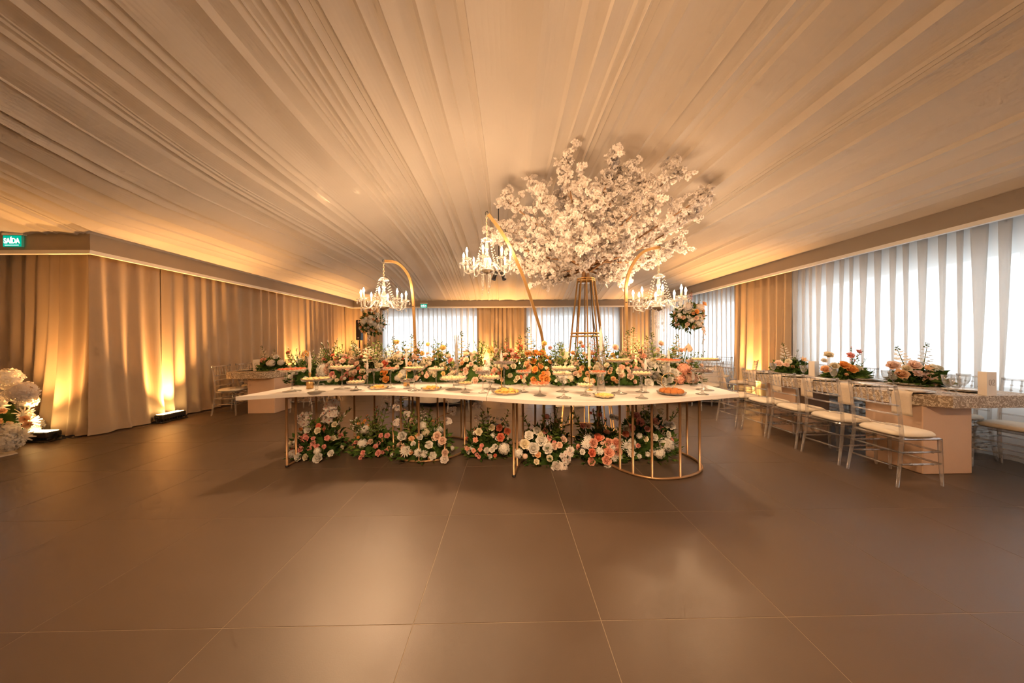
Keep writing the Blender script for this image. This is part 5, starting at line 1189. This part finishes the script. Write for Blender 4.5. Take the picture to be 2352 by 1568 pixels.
# numbered cards (three-sided folded card)
STROKES = {'0': ([(0.5+.30*math.sin(a), .5+.46*math.cos(a)) for a in [2*PI*k/24 for k in range(25)]], lambda i, n: .025+.055*abs(math.sin(2*PI*i/24))),
           '2': ([(.20, .74), (.26, .88), (.42, .96), (.60, .95), (.74, .84), (.76, .68), (.66, .50), (.48, .32), (.28, .14), (.18, .05), (.45, .05), (.78, .05), (.82, .18)], lambda i, n: (.03, .03, .035, .05, .07, .08, .06, .04, .03, .035, .06, .05, .02)[min(i, 12)]),
           '5': ([(.76, .95), (.30, .95), (.27, .75), (.25, .55), (.42, .62), (.60, .58), (.74, .42), (.72, .22), (.56, .07), (.36, .04), (.2, .14)], lambda i, n: (.05, .04, .03, .03, .04, .06, .08, .08, .05, .03, .03)[min(i, 10)])}
def numeral(ch, x0, z0, h, y):
    pts, wf = STROKES[ch]; m = MB(); n = len(pts)
    L_, R_ = [], []
    for i, (u, v) in enumerate(pts):
        a = Vector(pts[max(i-1, 0)]); b = Vector(pts[min(i+1, n-1)]); d = (b-a).normalized(); nn = Vector((-d.y, d.x)); hw = wf(i, n)*.5+.008
        p = Vector((u, v)); L_.append(p+nn*hw); R_.append(p-nn*hw)
    vs = [(x0+p.x*h*.75, y, z0+p.y*h) for p in L_+R_]
    m.add(vs, [(i, i+1, n+i+1, n+i) for i in range(n-1)]); return m
def card(label, pos, rz, wd, ht, num=None, text=True, three=True):
    t = thing('table_card', label, 'card', pos, rz, 'table cards'); h3 = wd*math.sqrt(3)/2; m = MB()
    m.prism([(-wd/2, 0), (wd/2, 0), (0, h3)], 0, ht); m.build('card', CARD, t, False)
    if num:
        for k, ch in enumerate(num):
            nh = ht*.25; o = numeral(ch, -nh*.66+k*nh*.58, ht*.44, nh, -.0012).build('numeral', INK, t, False)
    if text:      # lines of small print on the left face, too small to read
        m = MB(); d = Vector((wd/2, -h3, 0)).normalized(); nn = Vector((-h3, -wd/2, 0)).normalized()*.0012; rr = random.Random(3)
        for k in range(15):
            if k in (3, 8): continue
            l = wd*rr.uniform(.25, .62); c = Vector((0, h3, 0))+d*wd*.5+nn; z = ht*(.90-.055*k)
            m.add([c-d*l/2+Vector((0, 0, z)), c+d*l/2+Vector((0, 0, z)), c+d*l/2+Vector((0, 0, z+.0035)), c-d*l/2+Vector((0, 0, z+.0035))], [(0, 1, 2, 3)])
        m.build('small_print', INK, t, False)
q = gz(2278, 909, GZ); card('folded cream card numbered 02 at the front of the right guest table', (q.x, q.y, GZ+.001), .02, .098, .225, '02')
q = gz(1876, 864, GZ); card('blank backed folded card between the two farther centrepieces', (q.x, q.y, GZ+.001), .35, .11, .22, None, False)
q = gz(584, 853, GZ-.0); card('folded white card numbered 05 on the left guest table', (q.x, q.y+.05, GZ+.001), .25, .115, .225, '05', False)
# centrepieces
def centre(label, px_, py_, rx, rz, heroes, pal, n, seed, Y=None):
    q = gz(px_, py_, GZ); b = Vector((q.x, q.y, GZ+.001))
    hs = []
    for (kind, col, x, y, s) in heroes:
        if s: p = gy(x, y, b.y-rx*.5); hs.append((kind, col, p, s/FPX*b.y, (p.x-b.x, -.6, .5)))
        else:
            tip = gy(x, y, b.y); bb = Vector((b.x+(tip.x-b.x)*.3, b.y, b.z+.07)); hs.append((kind, col, bb, (tip-bb).length, tip-bb))
    arrangement(label, b, rx, rx*.8, rz, pal, n, seed, hs, 'low flower centrepieces on the guest tables', 320, name='flower_centrepiece', smin=.03, smax=.045, lsize=.09)
CP = [('leafy', 'white', .6), ('carnation', 'blush', .8), ('rose', 'peach', .8)]
centre('peach rose centrepiece with two white snapdragons nearest on the right guest table', 2108, 883, .21, .17, [('snap', 'white', 2058, 794, 0), ('snap', 'white', 2130, 786, 0), ('rose', 'blush', 2050, 842, 12), ('rose', 'blush', 2097, 842, 13), ('rose', 'peach', 2068, 862, 13), ('carnation', 'blush', 2130, 872, 18), ('lily', 'peach', 2125, 848, 10), ('carnation', 'cream', 2140, 845, 11), ('carnation', 'blush', 2107, 858, 10), ('rose', 'cream', 2152, 848, 9), ('leafy', 'white', 2165, 865, 0), ('rose', 'cream', 2080, 848, 9)], CP, 8, 401)
centre('centrepiece with one large orange rose and stemmed roses on the right guest table', 1943, 869, .22, .13, [('rose', 'orange', 1950, 850, 13), ('rose', 'orange', 1936, 841, 11), ('rose', 'cream', 1902, 817, 9), ('rose', 'white', 1893, 829, 6), ('carnation', 'pink', 1952, 817, 9), ('rose', 'pink', 1970, 809, 6), ('rose', 'cream', 1968, 850, 10), ('rose', 'peach', 1895, 850, 10), ('leafy', 'white', 1962, 822, 0), ('budstem', 'pink', 1970, 803, 0), ('rose', 'cream', 1915, 842, 9)], CP, 6, 402)
centre('farthest centrepiece with tall white snapdragons on the right guest table', 1818, 856, .24, .18, [('snap', 'white', 1797, 786, 0), ('snap', 'white', 1833, 802, 0), ('rose', 'blush', 1788, 837, 9), ('lily', 'peach', 1842, 828, 8), ('carnation', 'cream', 1810, 830, 8), ('carnation', 'blush', 1806, 838, 7)], CP, 8, 403)
centre('low centrepiece with two long snapdragons on the left guest table', 622, 850, .26, .20, [('snap', 'cream', 600, 793, 0), ('snap', 'cream', 631, 802, 0), ('carnation', 'salmon', 605, 828, 7), ('hydrangea', 'snow', 622, 834, 9), ('rose', 'white', 635, 821, 6), ('hydrangea', 'white', 645, 832, 7), ('leafy', 'white', 645, 822, 0)], [('leafy', 'white', .6), ('rose', 'white', .7)], 6, 404)

# ================================================================== FAR ROUND TABLES
def round_table(label, cl, x, y, R, seed, zt=.75, zb=.10):
    t = thing('round_table', label, 'table', (x, y, 0), 0, 'round tables at the back'); m = MB(); m.lathe([(.22, 0), (.22, .03), (.05, .05), (.05, zt-.03)], 16); m.build('pedestal', BLACKM, t)
    m = MB(); m.lathe([(R*.97, zt-.03), (R*.97, zt-.004), (.001, zt-.004)], 32); m.build('tabletop', PORC, t)
    m = MB(); rr = random.Random(seed); N = 72; ph = [rr.uniform(0, 6.28) for _ in range(4)]
    def fn(u, v):
        a = u*2*PI
        if v < .25: return (R*1.005*v/.25*math.cos(a), R*1.005*v/.25*math.sin(a), zt+.001)
        k = (v-.25)/.75; rad = R*1.005+.02+k*(.05+.055*math.sin(9*a+ph[0])+.035*math.sin(14*a+ph[1])); return (rad*math.cos(a), rad*math.sin(a), zt-k*(zt-zb)-.0)
    m.grid(fn, N, 12); o = m.build('tablecloth', CLOTH, None, True, (x, y, 0)); tag(o, cl, 'tablecloth', 'ivory tablecloths')
def ring_chairs(x, y, R, angs, lb_):
    for k, a in enumerate(angs): chair(x+R*math.cos(a), y+R*math.sin(a), a+PI/2, lb_[k])
round_table('round table at the right behind the dessert table', 'ivory cloth on the round table at the right by the amber curtain', 4.05, 6.95, .75, 1)
ring_chairs(4.05, 6.95, 1.12, (-1.72, -.85, .30, 1.35, 2.6, -2.6), ['clear chair in front of the right round table, seen past the dessert table tip', 'clear chair between the right round table and the amber curtain', 'clear chair lit amber beside the right wall curtain', 'clear chair behind the right round table before the sheer', 'clear chair left behind the right round table', 'clear chair at the left of the right round table'])
round_table('round table behind the left half of the dessert table', 'ivory cloth on the round table seen below the left half of the dessert table', -1.45, 7.0, .80, 2)
ring_chairs(-1.45, 7.0, 1.17, (-2.35, -1.2, -.3, 2.9), ['clear chair seen under the table left of the round cloth', 'clear chair seen under the table before the round cloth', 'clear chair right of the middle round cloth', 'clear chair far left of the middle round cloth'])
round_table('round table at the far left below the speaker', 'ivory cloth on the far left round table', -3.9, 8.9, .75, 3)
ring_chairs(-3.9, 8.9, 1.12, (-1.4, -.3, -2.6), ['clear chair before the far left round table', 'clear chair right of the far left round table', 'clear chair left of the far left round table'])
bx0 = thing('guest_table', 'plain pale pedestal table seen under the right half of the dessert table', 'table', (1.25, 6.05, 0), 0, 'long damask guest tables')
m = MB(); m.cbox(-.30, .30, 0, .5, 0, .679, .006); m.build('pedestal', CLOTH, bx0, False); m = MB(); m.prism([(-.5, -.15), (.5, -.15), (.5, 1.6), (-.5, 1.6)], .68, .795); m.build('tabletop', DAMASK, bx0, False)
chair(.52, 6.3, TO_PX, 'clear chair left of the pale pedestal table'); chair(2.0, 6.3, TO_NX, 'clear chair right of the pale pedestal table')
for (x, y, lb_) in [(4.0, 6.3, 'place plate on the right round table'), (3.72, 6.62, 'left place plate on the right round table'), (4.40, 6.55, 'right place plate on the right round table')]: plate(x, y, .753, lb_, 'place plates')
for (x, y, lb_) in [(4.15, 6.55, 'goblet in the middle of the right round table'), (3.86, 6.42, 'goblet at the front left of the right round table'), (4.24, 6.30, 'goblet at the front right of the right round table')]: goblet(x, y, .752, lb_)

# ---- tall bouquets on clear stands
def tall_bouquet(label, sl, x, y, z0, zc, rx, pal, n, seed, heroes, casc):
    t = thing('bouquet_stand', sl, 'stand', (x, y, z0), 0, 'tall clear bouquet stands'); m = MB(); m.lathe([(.12, 0), (.12, .01), (.02, .02)], 20); m.build('foot', GLASS, t)
    m = MB(); m.lathe([(.014, .02), (.012, zc-z0-.27), (.05, zc-z0-.25)], 12); m.build('stem', GLASS, t)
    m = MB(); m.lathe([(.05, zc-z0-.25), (.09, zc-z0-.242), (.09, zc-z0-.236), (.001, zc-z0-.236)], 20); m.build('tray', GLASS, t)
    b = Vector((x, y, zc)); hs = [(k_, c_, b+Vector(p), s, Vector(p)+Vector((0, -.1, 0))) for k_, c_, p, s in heroes]
    hs.append(('orchid', 'snow', b+Vector((casc, -rx*.85, -.10)), .48, (0, 0, 1)))
    arrangement(label, b, rx, rx, rx, pal, n*2, seed, hs, 'tall bouquets', 380, name='tall_bouquet', smin=.045, smax=.065, lsize=.10, low=-.75, full=True)
pb = [('rose', 'peach', .9), ('rose', 'blush', .9), ('hydrangea', 'white', 1.2), ('carnation', 'cream', .8), ('carnation', 'white', .9), ('leafy', 'white', .7)]
tall_bouquet('round bouquet of peach roses and white hydrangea high at the right', 'tall clear stand under the right peach bouquet', 3.98, 6.60, .7525, 1.83, .28, pb, 34, 501, [('rose', 'orange', (.0, -.30, .10), .055, ), ('rose', 'peach', (.20, -.22, .26), .065), ('hydrangea', 'snow', (-.15, -.25, .22), .10), ('snap', 'red', (.02, 0, .30), .30), ('hydrangea', 'snow', (.10, -.28, .20), .08)], .16)
tall_bouquet('round bouquet of peach and white flowers high in the far left corner', 'tall clear stand under the far left bouquet', -3.92, 8.75, .7525, 1.86, .30, pb+[('rose', 'orange', .8), ('carnation', 'coral', .7)], 34, 502, [('snap', 'red', (.0, 0, .28), .32), ('snap', 'cream', (-.15, 0, .26), .34), ('hydrangea', 'white', (.08, -.28, .05), .10), ('hydrangea', 'white', (-.12, -.28, .05), .09)], .0)

# ---- speaker on a pole, spotlights, exit signs
q = gy(825.5, 758, 10.4); t = thing('column_speaker', 'black speaker on a pole in the far left corner', 'speaker', (q.x, q.y, 0))
m = MB(); m.cbox(-.085, .085, -.08, .10, gy(825, 781, 10.4).z, gy(825, 735, 10.4).z, .012); m.build('cabinet', BLACK, t, False)
m = MB(); m.box(-.028, .028, -.083, -.080, 1.47, 1.50); m.build('badge', CARD, t, False)
m = MB(); m.tube([(0, 0, .03), (0, 0, 1.42)], .016, 8); m.build('pole', BLACKM, t)
for k in range(3):
    a = 2*PI*k/3+.4; m = MB(); m.tube([(0, 0, .45), (.35*math.cos(a), .35*math.sin(a), .012)], .010, 6); m.build('leg', BLACKM, t)
q = gy(1146, 622, 5.6); zc_ = ceil_h(q.x, q.y)[0]; t = thing('ceiling_spotlight', 'pair of small black spotlights hanging behind the middle chandelier', 'spotlight', (q.x, q.y, q.z))
m = MB(); m.tube([(0, 0, 0), (0, 0, zc_-q.z-.01)], .010, 6); m.build('drop_rod', BLACKM, t)
for s in (-1, 1):
    m = MB(); m.tube([(0, 0, .02), (s*.05, -.01, -.03), (s*.075, -.02, -.06)], .009, 6); m.tube([(s*.045, 0, -.02), (s*.085, -.02, -.12), (s*.10, -.03, -.17)], [.030, .036, .040], 10); m.build('lamp_head', BLACK, t)
def exit_sign(label, pos, wd, ht):
    t = thing('exit_sign', label, 'sign', pos, 0, 'green exit signs'); GR = emit_mat('green_backlit_face', (.0, .26, .16), 1.0)
    m = MB(); m.cbox(-wd/2-.008, wd/2+.008, .0, .022, -.006, ht+.006, .004); m.build('backing', clear_mat('sign_acrylic', (.8, .95, .9), .4, (.7, .9, .85)), t, False)
    m = MB(); m.box(-wd/2, wd/2, -.004, .0005, 0, ht); m.build('face', GR, t, False)
    m = MB(); m.box(-wd/2-.012, wd/2+.03, -.006, .028, ht+.006, ht+.04); m.build('housing', MOULD, t, False)
    cu = bpy.data.curves.new('lettering', 'FONT'); cu.body = 'SAÍDA'; cu.align_x = 'CENTER'; cu.size = ht*.66; cu.extrude = .0012; cu.offset = .004; cu.space_character = .98
    cu.materials.append(emit_mat('white_backlit_letters', (.62, .66, .62), 1.0)); o = bpy.data.objects.new('lettering', cu); COL.objects.link(o); o.parent = t; o.location = (0, -.0065, ht*.30); o.rotation_euler = (PI/2, 0, 0)
    bpy.context.view_layer.update(); wd_now = o.dimensions.x
    dg = bpy.context.evaluated_depsgraph_get(); me = bpy.data.meshes.new_from_object(o.evaluated_get(dg)); me.name = 'lettering'
    bpy.data.objects.remove(o); o = link('lettering', me, t, (0, -.0065, ht*.30)); o.rotation_euler = (PI/2, 0, 0)
    if wd_now > 1e-4: o.scale = (wd*.90/wd_now, 1, 1)
    m = MB(); m.box(-wd*.40, wd*.38, -.0065, -.004, ht*.09, ht*.14); m.build('underline', MATS['white_backlit_letters'], t, False)
q0, q1 = gy(8, 566, YC-.03), gy(49, 541, YC-.03)
exit_sign('green SAIDA exit sign on the left bulkhead', ((q0.x+q1.x)/2, YC-.030, q0.z), q1.x-q0.x, q1.z-q0.z)
q0, q1 = gy(966, 706.5, YB-.03), gy(980.5, 698, YB-.03)
exit_sign('tiny green exit sign on the far bulkhead of the back wall', ((q0.x+q1.x)/2, YB-.030, q0.z), q1.x-q0.x, q1.z-q0.z)

# ---- lighting trusses with spotlights above the voile ceiling
def truss(label, A, B, aims, wm=1.0):
    A, B = Vector(A), Vector(B); d = B-A; t = thing('lighting_truss', label, 'truss', A, 0, 'lighting trusses'); n = 4; ALU = mat('aluminium_truss', (.30, .26, .22), .4, .6)
    up = Vector((0, 0, .26)); c = MB(); c.tube([(0, 0, 0), d], .028, 8); c.build('chord', ALU, t); c = MB(); c.tube([up, d+up], .024, 8); c.build('chord', ALU, t)
    for k in range(n):
        for (p, q) in ((d*(k/n), d*((k+.5)/n)+up), (d*((k+.5)/n)+up, d*((k+1)/n))):
            c = MB(); c.tube([p, q], .018, 6); c.build('brace', ALU, t)
    for k in range(2):
        p = d*(.15+.7*k)+up; c = MB(); c.tube([p, p+Vector((0, 0, 4.6-A.z-p.z))], .008, 5); c.build('hanger', BLACKM, t)
    for f, aim, *mu in aims:
        p = d*f+Vector((0, 0, -.10)); dr = (Vector(aim)-(A+p)).normalized()
        c = MB(); c.tube([p-dr*.09, p-dr*.02, p+dr*.08], [.035, .055, .062], 12); c.tube([p, d*f], .012, 6); c.build('lamp_head', BLACK, t)
        L = bpy.data.lights.new('truss_spot', 'SPOT'); L.energy = SPOT_W*wm*(mu[0] if mu else 1); L.color = SPOT_COL; L.spot_size = math.radians(75); L.spot_blend = 1.0; L.shadow_soft_size = .07
        lo = bpy.data.objects.new('truss_spot', L); COL.objects.link(lo); lo.parent = t; lo.location = p+dr*.12; lo.rotation_mode = 'QUATERNION'; lo.rotation_quaternion = (-dr).to_track_quat('Z', 'Y')
truss('lighting truss faintly visible through the ceiling voile at upper left', (-3.35, 4.75, 3.98), (-1.85, 5.15, 3.98), [(.25, (-2.2, 3.6, .7)), (.58, (-.6, 3.5, .7)), (.85, (.3, 3.3, .7))])
truss('lighting truss faintly visible through the ceiling voile at upper right', (3.2, 5.3, 3.72), (3.9, 6.6, 3.72), [(.3, (3.6, 3.5, .5)), (.7, (1.3, 4.2, 2.6), 1.5)], .8)
truss('unseen truss added above the ceiling behind the viewer for front light', (-1.6, -1.4, 4.15), (1.8, -1.4, 4.15), [(.05, (-1.8, 3.6, .5)), (.35, (-.4, 3.6, .5)), (.55, (1.2, 4.3, 3.0), 3.0), (.7, (1.0, 3.3, .5)), (.95, (2.4, 3.6, .5))], 1.45)  # out of view, added to brighten the flowers and tree from the front
